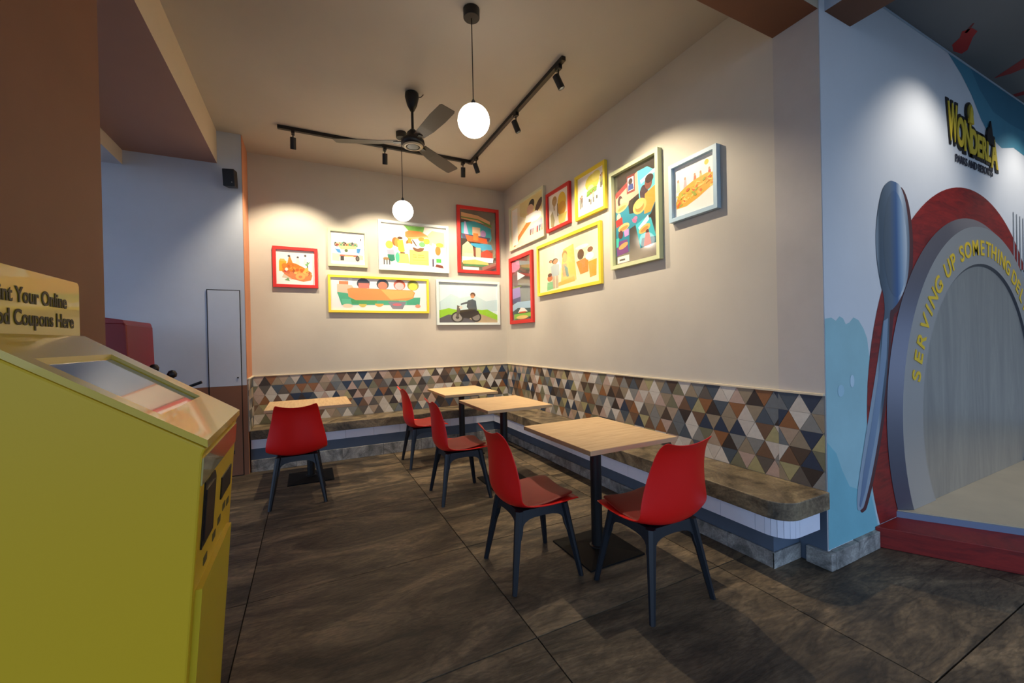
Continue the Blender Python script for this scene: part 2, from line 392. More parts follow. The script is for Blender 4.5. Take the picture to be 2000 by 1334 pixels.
# ================================================================== CHAIRS
def chair_proto():
    root = empty('dining_chair', (0, 0, 0))
    rows = [  # y, z, half width, edge dy, edge dz
        (.232, .428, .185, -.004, .006), (.215, .444, .203, 0, .006), (.13, .440, .222, 0, .012), (.03, .428, .231, 0, .022), (-.06, .420, .235, 0, .036),
        (-.14, .418, .237, .005, .052), (-.196, .438, .238, .026, .056), (-.224, .494, .235, .056, .046), (-.231, .58, .221, .062, .022),
        (-.234, .67, .203, .054, .008), (-.239, .755, .184, .040, .004), (-.250, .825, .171, .020, .018), (-.272, .848, .158, -.006, .032)]
    T = [-1, -.86, -.6, -.3, 0, .3, .6, .86, 1]
    mb = MB(); vs = []; fs = []
    for (y, z, hw, dy, dz) in rows:
        for t in T:
            e = abs(t)**2.2
            vs.append((hw*t, y+dy*e, z+dz*e))
    n = len(T)
    for j in range(len(rows)-1):
        for i in range(n-1): fs.append((j*n+i, j*n+i+1, (j+1)*n+i+1, (j+1)*n+i))
    mb.add(vs, fs); sh = mb.build('seat_shell', RED, root, smooth=True)
    m = sh.modifiers.new('thick', 'SOLIDIFY'); m.thickness = .009; m.offset = 0
    m = sh.modifiers.new('sub', 'SUBSURF'); m.levels = 2; m.render_levels = 2
    # leather pad
    mb = MB(); vs = []; fs = []
    pr = [(.205, .452), (.17, .455), (.10, .450), (.03, .441), (-.05, .433), (-.11, .433), (-.16, .440)]
    PT = [-1, -.8, -.4, 0, .4, .8, 1]
    pw = [.165, .185, .2, .208, .208, .2, .175]
    for (y, z), hw in zip(pr, pw):
        for t in PT: vs.append((hw*t, y, z+.022*abs(t)**2.2+(.004 if abs(t) < .9 else -.004)))
    n = len(PT)
    for j in range(len(pr)-1):
        for i in range(n-1): fs.append((j*n+i, j*n+i+1, (j+1)*n+i+1, (j+1)*n+i))
    mb.add(vs, fs); pd = mb.build('seat_pad', REDPAD, root, smooth=True); pd['label'] = 'darker red leather seat pad'
    m = pd.modifiers.new('thick', 'SOLIDIFY'); m.thickness = .010; m.offset = 0
    m = pd.modifiers.new('sub', 'SUBSURF'); m.levels = 2; m.render_levels = 2
    # legs
    for sx in (-1, 1):
        for sy in (-1, 1):
            top = Vector((.143*sx, .143*sy, .418)); bot = Vector((.213*sx, .213*sy, 0))
            vs = []
            d1 = Vector((sx, sy, 0)).normalized(); d2 = Vector((-sy, sx, 0)).normalized()
            for t, w in ((0, .025), (.5, .020), (1, .0145)):
                c = top.lerp(bot, t)
                for a, b_ in ((1, .45), (.45, 1), (-.7, .7), (-1, 0), (-.7, -.7), (.45, -1), (1, -.45)):
                    vs.append(c+(d1*a+d2*b_)*w)
            fs = []
            for j in range(2):
                for i in range(7): k = (i+1) % 7; fs.append((j*7+i, j*7+k, (j+1)*7+k, (j+1)*7+i))
            fs += [tuple(range(7)), tuple(range(20, 13, -1))]
            MB().add(vs, fs).build('leg', BLACKP, root)
    # arched apron webs and crown under the seat
    mb = MB()
    for k in range(4):
        a = k*PI/2; Rm = Matrix.Rotation(a, 3, 'Z')
        prof = [(-.168, .262), (-.150, .416), (.150, .416), (.168, .262), (.150, .262)]
        for i in range(0, 11):
            th = PI*i/10; prof.append((.136*abs(math.cos(th))**.75*(1 if math.cos(th) > 0 else -1), .300+.072*math.sin(th)**.62))
        prof.append((-.150, .262))
        n = len(prof); vs = []
        for (px, pz), yy in [(p, o) for o in (0, 1) for p in prof]:
            lean = (.416-pz)*.1485
            vs.append(Rm @ Vector((px, -.149-lean+(.012 if yy else -.004), pz)))
        fs = [tuple(range(n)), tuple(range(2*n-1, n-1, -1))]+[(i, (i+1) % n, (i+1) % n+n, i+n) for i in range(n)]
        mb.add(vs, fs)
    mb.box(-.12, .12, -.12, .12, .396, .411)
    mb.build('leg_frame', BLACKP, root)
    return root
CH = chair_proto()
def chair(x, y, rz, label, first=False):
    o = CH if first else copy_tree(CH)
    o.location = (x, y, 0); o.rotation_euler = (0, 0, math.radians(rz))
    tag(o, label, 'chair', 'red dining chairs')
chair(1.187, 2.190, -91.5, 'red chair with black legs facing the nearest table, its back to the open floor', True)
chair(1.658, 1.680, 0, 'red chair nearest the viewer, seen from behind at the near end of the front table')
chair(1.193, 3.525, -91.5, 'red chair pulled up to the second table from the front')
chair(1.170, 4.662, -90, 'red chair at the farthest table, closest to the back bench')
chair(-.106, 4.155, 0, 'red chair seen squarely from behind at the lone table on the left')

# ================================================================== TABLES
def table_proto():
    root = empty('cafe_table', (0, 0, 0))
    tp = MB().box(-.325, .325, -.38, .38, .742, .770).build('tabletop', WOOD, root, bevel=.003)
    for n_, a in (('x', 1), ('x', -1), ('y', 1), ('y', -1)):
        if n_ == 'x': MB().box(.325*a-.001*(a < 0)-(0 if a > 0 else 0), .325*a+.001*a, -.38, .38, .7435, .7685).build('edge_strip', WOODEDGE, root)
        else: MB().box(-.325, .325, .38*a, .38*a+.001*a, .7435, .7685).build('edge_strip', WOODEDGE, root)
    MB().lathe([(.036, .02), (.036, .728)], 28).build('pole', BLACK, root, smooth=False)
    MB().box(-.14, .14, -.02, .02, .728, .742).box(-.02, .02, -.16, .16, .728, .742).build('bracket', BLACK, root)
    b = MB().box(-.21, .21, -.21, .21, 0, .010).add([(-.21, -.21, .010), (.21, -.21, .010), (.21, .21, .010), (-.21, .21, .010), (-.06, -.06, .020), (.06, -.06, .020), (.06, .06, .020), (-.06, .06, .020)],
        [(0, 1, 5, 4), (1, 2, 6, 5), (2, 3, 7, 6), (3, 0, 4, 7), (4, 5, 6, 7)])
    b.build('base_plate', mat('base_black', (10, 10, 10), .6, spec=.2), root)
    MB().lathe([(.05, .018), (.05, .026), (.038, .030)], 24).build('collar', BLACK, root)
    return root
TB = table_proto()
def table(x, y, rz, label, first=False):
    o = TB if first else copy_tree(TB)
    o.location = (x, y, 0); o.rotation_euler = (0, 0, math.radians(rz)); tag(o, label, 'table', 'square pedestal tables')
table(1.668, 2.170, 0, 'light wood pedestal table closest to the viewer, between two red chairs', True)
table(1.695, 3.640, 0, 'light wood pedestal table in the middle of the row along the right bench')
table(1.680, 4.830, 0, 'light wood pedestal table nearest the back corner of the bench')
table(-.005, 4.740, 90, 'light wood pedestal table standing alone by the left end of the back bench')

# ================================================================== PICTURES
class Art:
    def __init__(s, w, h): s.w = w; s.h = h; s.mb = MB(); s.mats = []; s.keys = {}; s.z = 0
    def mi(s, c):
        c = tuple(c)
        if c not in s.keys: s.keys[c] = len(s.mats); s.mats.append(mat('print_ink', c, .55))
        return s.keys[c]
    def P(s, c, pts):
        s.z += 1; y = -.0125-.00004*s.z
        vs = [((u-.5)*s.w, y, (v-.5)*s.h) for u, v in pts]
        s.mb.add(vs, [tuple(range(len(vs)))], s.mi(c))
    def E(s, c, cx, cy, rx, ry, rot=0, n=18, a0=0, a1=360):
        k = s.h/s.w; ca, sa = math.cos(math.radians(rot)), math.sin(math.radians(rot)); pts = []
        m_ = n if a1-a0 < 360 else n-1
        for i in range(n):
            t = math.radians(a0+(a1-a0)*i/(m_ if a1-a0 >= 360 and False else (n if a1-a0 >= 360 else n-1)))
            x, y = rx*math.cos(t), ry*math.sin(t)/k if False else ry*math.sin(t)
            pts.append((cx+x*ca-y*sa*k, cy+y*ca+x*sa/k))
        s.P(c, pts)
    def R(s, c, x0, y0, x1, y1): s.P(c, [(x0, y0), (x1, y0), (x1, y1), (x0, y1)])
    def person(s, x, y, h, shirt, trousers, skin=(196, 140, 96), hair=(60, 42, 32)):
        w = h*.16
        s.R(trousers, x-w*.55, y, x-w*.05, y+h*.45); s.R(trousers, x+w*.05, y, x+w*.55, y+h*.45)
        s.P(shirt, [(x-w*.7, y+h*.42), (x+w*.7, y+h*.42), (x+w*.8, y+h*.78), (x+w*.3, y+h*.83), (x-w*.3, y+h*.83), (x-w*.8, y+h*.78)])
        s.E(hair, x, y+h*.93, w*.55, h*.095); s.E(skin, x+w*.08, y+h*.905, w*.45, h*.08)
WH = (246, 244, 238)
def a_chicken(a):
    rn = random.Random(5)
    a.R(WH, 0, 0, 1, 1)
    a.R((236, 176, 44), .07, .38, .26, .68); a.P((240, 190, 90), [(.07, .68), (.26, .66), (.2, .74), (.1, .74)])
    a.P((226, 140, 50), [(.28, .6), (.33, .82), (.36, .82), (.45, .56)]); a.E((70, 60, 60), .33, .83, .035, .03)
    for x in (.56, .76): a.E((90, 80, 80), x, .80+.06*(x > .7), .03, .035); a.P((236, 230, 220), [(x-.03, .78), (x+.03, .78), (x+.05, .6), (x-.05, .6)])
    a.R((60, 90, 90), .80, .45, .83, .68); a.P((120, 180, 110), [(.74, .6), (.84, .66), (.9, .7), (.8, .55)])
    a.P((214, 200, 170), [(.14, .2), (.4, .14), (.36, .3), (.2, .34)]); a.P((120, 160, 90), [(.2, .12), (.34, .1), (.3, .2)])
    a.P((224, 124, 34), [(.15, .5), (.2, .3), (.4, .16), (.7, .09), (.9, .14), (.94, .28), (.88, .4), (.7, .52), (.5, .62), (.3, .64)])
    for i in range(34):
        x = rn.uniform(.2, .88); y = .48-.42*(x-.2)*.55+rn.uniform(-.1, .1)
        a.E(rn.choice([(244, 160, 60), (232, 134, 36), (206, 100, 24), (250, 184, 84), (180, 84, 24)]), x, y, rn.uniform(.03, .08), rn.uniform(.02, .06), rn.uniform(0, 180), 10)
    a.E((246, 170, 70), .62, .24, .13, .1); a.E((220, 120, 30), .62, .23, .05, .04)
    a.P((190, 40, 50), [(.18, .38), (.26, .34), (.24, .44)]); a.E((240, 236, 226), .26, .44, .04, .05)
def a_jeep(a):
    a.R(WH, 0, 0, 1, 1); a.E((222, 222, 218), .46, .68, .2, .16)
    a.P((198, 222, 170), [(.04, .1), (.3, .08), (.26, .32), (.04, .34)]); a.P((198, 222, 170), [(.8, .16), (.95, .16), (.95, .3), (.82, .32)])
    a.R((206, 204, 196), .24, .08, .86, .22)
    rn = random.Random(3)
    for i in range(16):
        x = .14+.62*i/15; a.E(rn.choice([(50, 36, 30), (40, 60, 60), (200, 120, 60), (60, 130, 100), (120, 50, 40)]), x, .6+rn.uniform(-.04, .05), .034, .07)
        a.E((220, 160, 120), x, .63+rn.uniform(-.03, .05), .017, .022)
    a.P((242, 238, 222), [(.2, .56), (.78, .56), (.82, .36), (.74, .3), (.3, .3), (.2, .4)])
    a.P((244, 226, 130), [(.2, .57), (.76, .58), (.74, .5), (.3, .46)])
    a.P((56, 128, 184), [(.12, .48), (.27, .46), (.3, .34), (.2, .36)]); a.P((56, 128, 184), [(.76, .52), (.88, .52), (.84, .36), (.76, .38)])
    a.E((70, 90, 50), .45, .43, .05, .05)
    a.R((206, 96, 78), .26, .24, .8, .30); a.R((238, 200, 120), .4, .25, .66, .27)
    a.R((60, 56, 54), .28, .12, .38, .26); a.E((60, 56, 54), .78, .2, .06, .09); a.E((110, 104, 98), .78, .2, .03, .045); a.E((90, 96, 110), .88, .8, .02, .04)
def a_stall(a):
    a.R(WH, 0, 0, 1, 1)
    a.P((206, 232, 160), [(.7, .8), (.78, .92), (.98, .9), (.98, .55), (.86, .5), (.72, .6)])
    a.P((130, 198, 92), [(.34, .99), (.66, .99), (.64, .86), (.42, .86)])
    a.P((244, 150, 80), [(.36, .84), (.42, .88), (.6, .88), (.7, .8), (.72, .76), (.42, .68), (.36, .74)]); a.P((252, 188, 130), [(.4, .72), (.7, .78), (.7, .75), (.42, .67)])
    a.E((160, 110, 50), .42, .6, .05, .07); a.E((240, 236, 220), .42, .53, .05, .06); a.R((236, 160, 60), .4, .6, .45, .7)
    a.P((244, 214, 108), [(.42, .1), (.72, .1), (.72, .44), (.42, .44)]); a.R((206, 170, 60), .47, .2, .7, .212)
    for y, x0, x1 in ((.32, .47, .52), (.32, .55, .64), (.27, .47, .53), (.27, .55, .65)): a.R((170, 136, 50), x0, y, x1, y+.014)
    a.E((112, 70, 42), .56, .5, .09, .1, 0, 14, 180, 360); a.E((236, 240, 236), .54, .58, .075, .1); a.E((92, 62, 40), .5, .6, .01, .1, 35)
    a.E((110, 190, 110), .62, .58, .05, .06); a.E((236, 150, 50), .61, .7, .05, .05); a.E((206, 196, 60), .69, .66, .05, .07)
    a.E((158, 100, 44), .21, .6, .05, .1); a.E((222, 150, 64), .24, .58, .045, .1); a.P((246, 196, 72), [(.24, .62), (.32, .66), (.35, .4), (.3, .34), (.25, .42)])
    a.E((96, 66, 40), .28, .69, .04, .03); a.R((112, 66, 36), .28, .29, .35, .37); a.E((86, 196, 160), .24, .25, .035, .11); a.P((236, 206, 120), [(.22, .34), (.4, .34), (.42, .12), (.24, .12)])
    a.E((86, 196, 160), .24, .24, .03, .11)
    a.E((242, 190, 80), .12, .52, .055, .09); a.P((176, 180, 204), [(.08, .4), (.18, .42), (.2, .3), (.1, .28)]); a.P((42, 138, 112), [(.09, .3), (.19, .3), (.2, .18), (.15, .14), (.1, .18)])
    for x in (.04, .08, .12): a.R((80, 86, 96), x-.008, .07, x+.008, .2)
    a.E((170, 130, 80), .07, .2, .045, .03)
    a.P((240, 240, 244), [(.74, .24), (.78, .64), (.84, .6), (.82, .26)]); a.E((206, 126, 50), .87, .46, .045, .11); a.E((240, 170, 70), .9, .6, .06, .05)
    a.R((82, 186, 82), .84, .18, .92, .27); a.R((74, 66, 96), .775, .08, .80, .26); a.P((120, 60, 44), [(.82, .08), (.96, .05), (.94, .12), (.84, .14)])
def a_table(a):
    a.R((238, 236, 236), 0, 0, 1, 1)
    for x, c, k in ((.32, (214, 120, 96), (44, 34, 34)), (.52, (226, 128, 90), (60, 66, 54)), (.7, (220, 190, 190), (206, 100, 70)), (.85, (224, 224, 60), (150, 150, 60))):
        a.E(k, x, .84, .065, .17); a.E(c, x, .80, .05, .12)
    a.R((206, 120, 98), .27, .7, .38, .86); a.R((40, 32, 32), .265, .86, .385, .92)
    a.R((240, 128, 70), .08, .77, .18, .9); a.P((214, 190, 160), [(.06, .8), (.2, .8), (.24, .6), (.1, .4), (.06, .5)])
    a.R((250, 250, 250), .17, .78, .21, 1)
    a.P((66, 168, 122), [(.06, .56), (.1, .16), (.92, .2), (.93, .45), (.5, .4)])
    for i, x in enumerate((.16, .25, .4, .75, .83)): a.P([(86, 186, 140), (60, 156, 80), (70, 160, 90), (90, 190, 146), (66, 168, 122)][i], [(x-.06, .35), (x+.06, .35), (x+.05, .2), (x-.05, .2)])
    a.P((238, 146, 56), [(.16, .66), (.2, .7), (.84, .68), (.87, .6), (.85, .42), (.78, .34), (.24, .32), (.17, .42)])
    a.P((246, 176, 84), [(.5, .67), (.84, .66), (.86, .6), (.84, .44), (.6, .36)])
    a.E((212, 196, 70), .31, .2, .04, .1, 0, 14, 180, 360); a.E((244, 170, 60), .48, .22, .045, .1, 0, 14, 180, 360); a.R((70, 160, 80), .27, .2, .35, .32)
    a.P((130, 130, 138), [(.57, .3), (.77, .3), (.73, .06), (.62, .06)]); a.E((206, 100, 106), .67, .2, .05, .045)
    a.E((246, 214, 180), .16, .14, .05, .06); a.E((226, 150, 110), .9, .16, .03, .06)
def a_rider(a):
    a.R((214, 232, 236), 0, 0, 1, 1)
    a.P((190, 216, 222), [(0, .5), (.2, .72), (.35, .62), (.6, .7), (.8, .55), (1, .6), (1, .3), (0, .3)])
    a.P((146, 200, 44), [(0, .3), (.16, .36), (.36, .3), (.6, .34), (.72, .32), (.82, .34), (1, .2), (1, 0), (0, 0)])
    a.P((178, 158, 126), [(.5, .2), (.7, .22), (1, .06), (1, 0), (.4, 0)]); a.P((86, 84, 92), [(0, .1), (.15, .2), (.4, .18), (.6, .02), (.6, 0), (0, 0)])
    a.P((70, 82, 92), [(.48, .56), (.56, .6), (.62, .56), (.64, .3), (.52, .28), (.46, .4)]); a.P((70, 82, 92), [(.5, .55), (.36, .48), (.36, .44), (.52, .5)])
    a.E((92, 60, 36), .57, .71, .045, .06); a.E((214, 150, 104), .565, .67, .035, .05); a.R((60, 40, 30), .53, .68, .6, .69)
    a.P((40, 46, 54), [(.5, .34), (.62, .34), (.6, .2), (.5, .18), (.48, .26)])
    a.E((48, 44, 42), .3, .13, .105, .14); a.E((150, 146, 140), .3, .13, .08, .105); a.E((60, 56, 52), .3, .13, .03, .04)
    a.E((48, 44, 42), .62, .14, .09, .13); a.E((130, 126, 120), .62, .14, .065, .09); a.P((46, 40, 36), [(.3, .3), (.5, .34), (.66, .3), (.68, .22), (.5, .1), (.38, .12)])
    a.P((90, 84, 78), [(.3, .44), (.36, .4), (.32, .14), (.28, .14)]); a.E((206, 200, 190), .36, .38, .03, .035)
def a_burger(a):
    a.P((220, 168, 120), [(.04, .95), (.5, .92), (.84, .84), (.85, .78), (.04, .84)]); a.P((96, 140, 60), [(.04, .86), (.5, .84), (.88, .74), (.88, .78), (.5, .86), (.04, .88)])
    a.P((60, 164, 176), [(.04, .78), (.4, .82), (.86, .72), (.88, .56), (.84, .5), (.04, .52)]); a.P((188, 176, 216), [(.1, .56), (.12, .8), (.16, .8), (.24, .58)])
    a.P((222, 186, 150), [(.34, .72), (.56, .72), (.56, .56), (.34, .56)]); a.E((176, 140, 190), .64, .62, .08, .06)
    a.P((74, 70, 100), [(.04, .6), (.84, .56), (.8, .5), (.06, .52)]); a.P((230, 96, 46), [(.14, .58), (.74, .54), (.76, .46), (.2, .48)]); a.R((240, 130, 60), .36, .5, .5, .62)
    a.P((60, 164, 206), [(.28, .45), (.86, .45), (.9, .36), (.6, .34), (.3, .42)])
    a.P((224, 196, 164), [(.06, .4), (.2, .48), (.34, .4), (.38, .22), (.04, .22)]); a.R((120, 60, 50), .36, .24, .42, .38); a.R((200, 186, 150), .42, .22, .56, .38)
    a.P((186, 66, 44), [(.56, .3), (.74, .36), (.9, .3), (.9, .22), (.58, .22)]); a.P((240, 210, 190), [(.1, .28), (.34, .28), (.34, .2), (.1, .2)])
    a.P((206, 224, 240), [(.04, .22), (.92, .22), (.9, .14), (.04, .12)]); a.P((226, 190, 110), [(.06, .15), (.4, .18), (.76, .14), (.78, .1), (.06, .1)])
    a.P((74, 132, 84), [(.06, .1), (.78, .1), (.7, .07), (.1, .06)]); a.P((150, 100, 90), [(.6, 0), (.98, .1), (.98, .14), (.6, .06)])
    a.R((244, 236, 226), .06, 0, .5, .05)
def a_girl(a):
    a.R((240, 226, 190), 0, 0, 1, 1); a.P((232, 214, 150), [(.3, 1), (1, 1), (1, .6), (.6, .5), (.3, .7)])
    a.E((60, 46, 40), .66, .82, .09, .11, 20); a.E((96, 72, 60), .87, .72, .12, .09, 35); a.E((232, 186, 156), .62, .72, .1, .12)
    a.P((254, 252, 246), [(.5, .62), (.8, .62), (.95, .44), (.6, .4), (.45, .5)]); a.E((254, 254, 252), .78, .5, .16, .1)
    a.P((236, 128, 60), [(.5, .46), (.66, .42), (.34, .2), (.1, 0), (.06, .1), (.3, .3)])
    a.P((170, 180, 200), [(.55, .3), (.95, .4), (1, .34), (1, .2), (.6, .16)])
    for i in range(6): a.P([(120, 80, 70), (220, 130, 120), (240, 200, 160), (150, 60, 60), (90, 110, 120), (230, 150, 130)][i], [(.6+.065*i, .12), (.64+.065*i, .12), (.65+.065*i, .26), (.61+.065*i, .25)])
    a.R((252, 250, 240), .04, .05, .22, .95)
def a_wrap(a):
    a.R((248, 240, 222), 0, 0, 1, 1); a.E((250, 208, 66), .66, .66, .2, .27); a.E((240, 176, 60), .66, .46, .2, .2); a.P((248, 226, 120), [(.4, .3), (.9, .3), (.8, .04), (.55, .02)])
    a.E((196, 150, 84), .3, .78, .12, .14); a.P((206, 170, 110), [(.22, .8), (.38, .8), (.34, .5), (.26, .5)])
    a.P((180, 166, 120), [(.08, .4), (.2, .5), (.3, .2), (.24, 0), (.1, .05)]); a.P((252, 244, 230), [(.3, .6), (.44, .7), (.5, .1), (.4, .05)])
    a.R((160, 130, 90), .43, .28, .47, .66)
def a_tree(a):
    a.R((248, 240, 232), 0, 0, 1, 1); a.E((238, 220, 96), .56, .74, .26, .2); a.E((244, 230, 120), .7, .85, .16, .12); a.E((254, 240, 170), .5, .6, .12, .09)
    a.P((136, 178, 78), [(.34, .42), (.72, .5), (.74, .58), (.62, .6), (.36, .56)]); a.P((110, 154, 60), [(.34, .42), (.72, .48), (.72, .5), (.36, .48)])
    for x in (.42, .7): a.R((80, 84, 60), x, .28, x+.05, .36)
    for i, x in enumerate((.1, .16, .5, .6, .88, .93)): a.person(x, .2+.03*(i % 2) + (.3 if x > .8 else 0), .3, [(150, 156, 150), (130, 110, 100), (236, 220, 200), (200, 190, 170), (190, 190, 130), (170, 170, 150)][i], (120, 120, 110))
def a_crowd(a):
    a.R((250, 238, 200), 0, 0, 1, 1); a.P((246, 206, 110), [(.4, .1), (.66, .12), (.62, .84), (.45, .8), (.42, .5)]); a.P((244, 190, 90), [(.3, .06), (.64, .1), (.62, .2), (.34, .14)])
    a.E((168, 122, 74), .47, .68, .045, .09); a.E((242, 182, 110), .475, .62, .04, .1); a.P((214, 170, 120), [(.42, .5), (.5, .5), (.52, .24), (.44, .24)]); a.P((126, 160, 150), [(.46, .48), (.52, .4), (.54, .22), (.5, .22)])
    a.E((236, 240, 248), .34, .48, .06, .12)
    a.person(.22, .3, .36, (236, 236, 200), (240, 226, 180), hair=(90, 60, 40)); a.person(.3, .04, .62, (176, 190, 190), (196, 176, 150))
    a.P((130, 196, 140), [(.14, .02), (.26, .04), (.25, .2), (.15, .2)]); a.E((200, 110, 60), .2, .28, .05, .07); a.E((96, 56, 40), .2, .35, .04, .04)
    a.E((100, 76, 54), .73, .58, .05, .1); a.P((214, 140, 60), [(.66, .46), (.84, .5), (.84, .22), (.72, .2)]); a.P((236, 170, 60), [(.84, .4), (.96, .42), (.95, .12), (.86, .1)])
    a.E((246, 246, 252), .86, .5, .06, .07); a.E((140, 90, 50), .87, .62, .04, .05); a.E((232, 234, 246), .75, .72, .1, .04)
def a_tower(a):
    a.P((206, 120, 150), [(.02, .98), (.4, .98), (.44, .86), (.3, .8), (.02, .82)]); a.P((110, 90, 90), [(.05, .78), (.34, .84), (.36, .66), (.3, .56), (.06, .58)])
    a.P((206, 210, 220), [(.3, .8), (.7, .7), (.3, .66)]); a.R((120, 140, 70), .04, .54, .5, .56); a.P((150, 130, 190), [(.03, .54), (.42, .54), (.46, .3), (.03, .3)]); a.P((70, 66, 110), [(.03, .36), (.46, .38), (.44, .3), (.03, .28)])
    a.P((160, 190, 214), [(.02, .26), (.3, .3), (.97, .28), (.97, .14), (.02, .14)]); a.P((50, 66, 66), [(.02, .15), (.3, .2), (.7, .18), (.97, .17), (.97, .11), (.02, .1)])
    a.P((246, 230, 226), [(.3, .12), (.45, .2), (.64, .18), (.8, .12)]); a.P((214, 60, 50), [(.36, .11), (.7, .11), (.7, .13), (.36, .13)])
    a.P((132, 186, 76), [(.1, .02), (.97, .04), (.97, .1), (.1, .1)]); a.E((226, 196, 120), .5, .04, .3, .03)
def a_letter(a):
    sal = (244, 160, 136)
    # outline like a capital letter with an eye and two legs, filled with scenes
    a.P(sal, [(.02, .80), (.3, .87), (.56, .93), (.60, .70), (.36, .66), (.34, .62), (.02, .60)])
    a.P((90, 196, 200), [(.56, .93), (.78, .93), (.94, .86), (.98, .74), (.96, .62), (.6, .62), (.58, .72)])
    a.P((196, 226, 236), [(.62, .82), (.95, .88), (.94, .84), (.64, .78)])
    a.P((28, 128, 150), [(.02, .60), (.34, .62), (.36, .52), (.66, .5), (.97, .62), (.96, .56), (.84, .44), (.7, .41), (.5, .38), (.36, .36), (.34, .12), (.02, .1)])
    a.P((52, 176, 190), [(.5, .38), (.72, .42), (.84, .40), (.97, .14), (.60, .12)])
    a.P((226, 240, 246), [(.56, .34), (.78, .44), (.80, .39), (.6, .30)]); a.P((20, 96, 120), [(.6, .12), (.97, .14), (.95, .2), (.64, .22)])
    a.P((140, 44, 40), [(.02, .80), (.30, .87), (.32, .82), (.04, .74)]); a.R((120, 50, 44), .31, .74, .5, .93); a.R((240, 232, 226), .335, .765, .475, .905)
    a.E((60, 44, 44), .40, .86, .05, .035); a.P((44, 66, 130), [(.34, .77), (.47, .77), (.46, .83), (.35, .83)])
    a.E((60, 40, 40), .14, .70, .06, .06); a.E((236, 176, 140), .17, .69, .035, .035); a.E((60, 36, 46), .7, .68, .09, .08)
    a.E((120, 66, 50), .8, .76, .08, .065); a.E((56, 34, 30), .82, .80, .09, .045); a.P((222, 148, 50), [(.72, .66), (.98, .72), (.97, .58), (.84, .46), (.7, .46)])
    a.E((238, 176, 96), .60, .56, .155, .078, 12); a.E((206, 128, 60), .6, .55, .1, .05, 12); a.E((240, 184, 110), .6, .57, .09, .03, 12)
    a.E((238, 184, 120), .18, .62, .15, .042, 10); a.E((210, 140, 76), .18, .615, .11, .02, 10)
    a.E((236, 196, 160), .1, .53, .05, .04); a.P((212, 44, 40), [(.02, .5), (.18, .52), (.2, .44), (.04, .42)]); a.E((236, 180, 116), .22, .40, .14, .04, 8); a.E((206, 130, 70), .22, .39, .11, .02, 8)
    a.E((90, 46, 44), .14, .33, .06, .045); a.P((206, 140, 200), [(.22, .36), (.34, .37), (.34, .3), (.24, .29)]); a.P((120, 66, 130), [(.03, .26), (.3, .26), (.33, .12), (.04, .1)])
    a.E((226, 160, 96), .2, .2, .12, .028, 14); a.P((60, 190, 170), [(.02, .3), (.1, .3), (.08, .2), (.02, .2)]); a.E((186, 110, 150), .5, .45, .05, .022)
    a.E((236, 176, 96), .70, .31, .13, .038, 16); a.E((206, 130, 60), .7, .305, .09, .02, 16)
    a.P((214, 50, 40), [(.72, .26), (.80, .26), (.84, .14), (.68, .13)]); a.E((80, 40, 36), .76, .275, .035, .02)
    a.P((210, 90, 130), [(.42, .46), (.54, .42), (.5, .4), (.44, .42)]); a.R((244, 240, 224), .05, .02, .34, .09); a.R((60, 56, 50), .1, .04, .24, .06)
def a_pasta(a):
    rn = random.Random(9)
    a.R(WH, 0, 0, 1, 1)
    for x, c in ((.1, (244, 220, 190)), (.28, (236, 180, 186)), (.52, (230, 120, 84)), (.66, (206, 196, 130)), (.86, (226, 90, 70))):
        a.P(c, [(x-.05, .5), (x+.05, .5), (x+.03, .7), (x-.02, .7)]); a.E((196, 150, 110), x, .72, .022, .03)
    a.E((220, 200, 70), .8, .86, .05, .05)
    a.P((246, 176, 60), [(.04, .3), (.05, .18), (.3, .17), (.6, .26), (.98, .42), (.98, .62), (.8, .66), (.5, .62), (.3, .56), (.12, .48)])
    for i in range(60):
        x = rn.uniform(.08, .95); y = .3+.22*x+rn.uniform(-.1, .13)-(0 if x > .3 else .02)
        a.E(rn.choice([(250, 196, 90), (240, 150, 50), (230, 110, 40), (214, 190, 60), (250, 214, 110), (170, 176, 60)]), x, y, rn.uniform(.03, .07), rn.uniform(.012, .03), rn.uniform(-50, 60), 9)
MIRROR = mat('mirror_backing', (150, 146, 140), .12, metal=.85)
PAPER = mat('print_paper', (246, 242, 234), .6)
pane_m = bpy.data.materials.new('picture_glass'); pane_m.use_nodes = True
pn = pane_m.node_tree.nodes; pl = pane_m.node_tree.links; pn.remove(pn['Principled BSDF'])
tr = pn.new('ShaderNodeBsdfTransparent'); gl = pn.new('ShaderNodeBsdfGlossy'); gl.inputs['Roughness'].default_value = .02
lw = pn.new('ShaderNodeLayerWeight'); lw.inputs[0].default_value = .5
pw_ = pn.new('ShaderNodeMath'); pw_.operation = 'POWER'; pw_.inputs[1].default_value = 4; pl.new(lw.outputs['Facing'], pw_.inputs[0])
fr = pn.new('ShaderNodeMath'); fr.operation = 'MULTIPLY_ADD'; fr.inputs[1].default_value = .7; fr.inputs[2].default_value = .04; pl.new(pw_.outputs[0], fr.inputs[0]); mx = pn.new('ShaderNodeMixShader')
pl.new(fr.outputs[0], mx.inputs[0]); pl.new(tr.outputs[0], mx.inputs[1]); pl.new(gl.outputs[0], mx.inputs[2]); pl.new(mx.outputs[0], pn['Material Output'].inputs[0])
FC = dict(red=(206, 44, 40), green=(206, 214, 168), white=(214, 226, 226), yellow=(240, 214, 60), blue=(176, 204, 222), pale=(212, 214, 184))
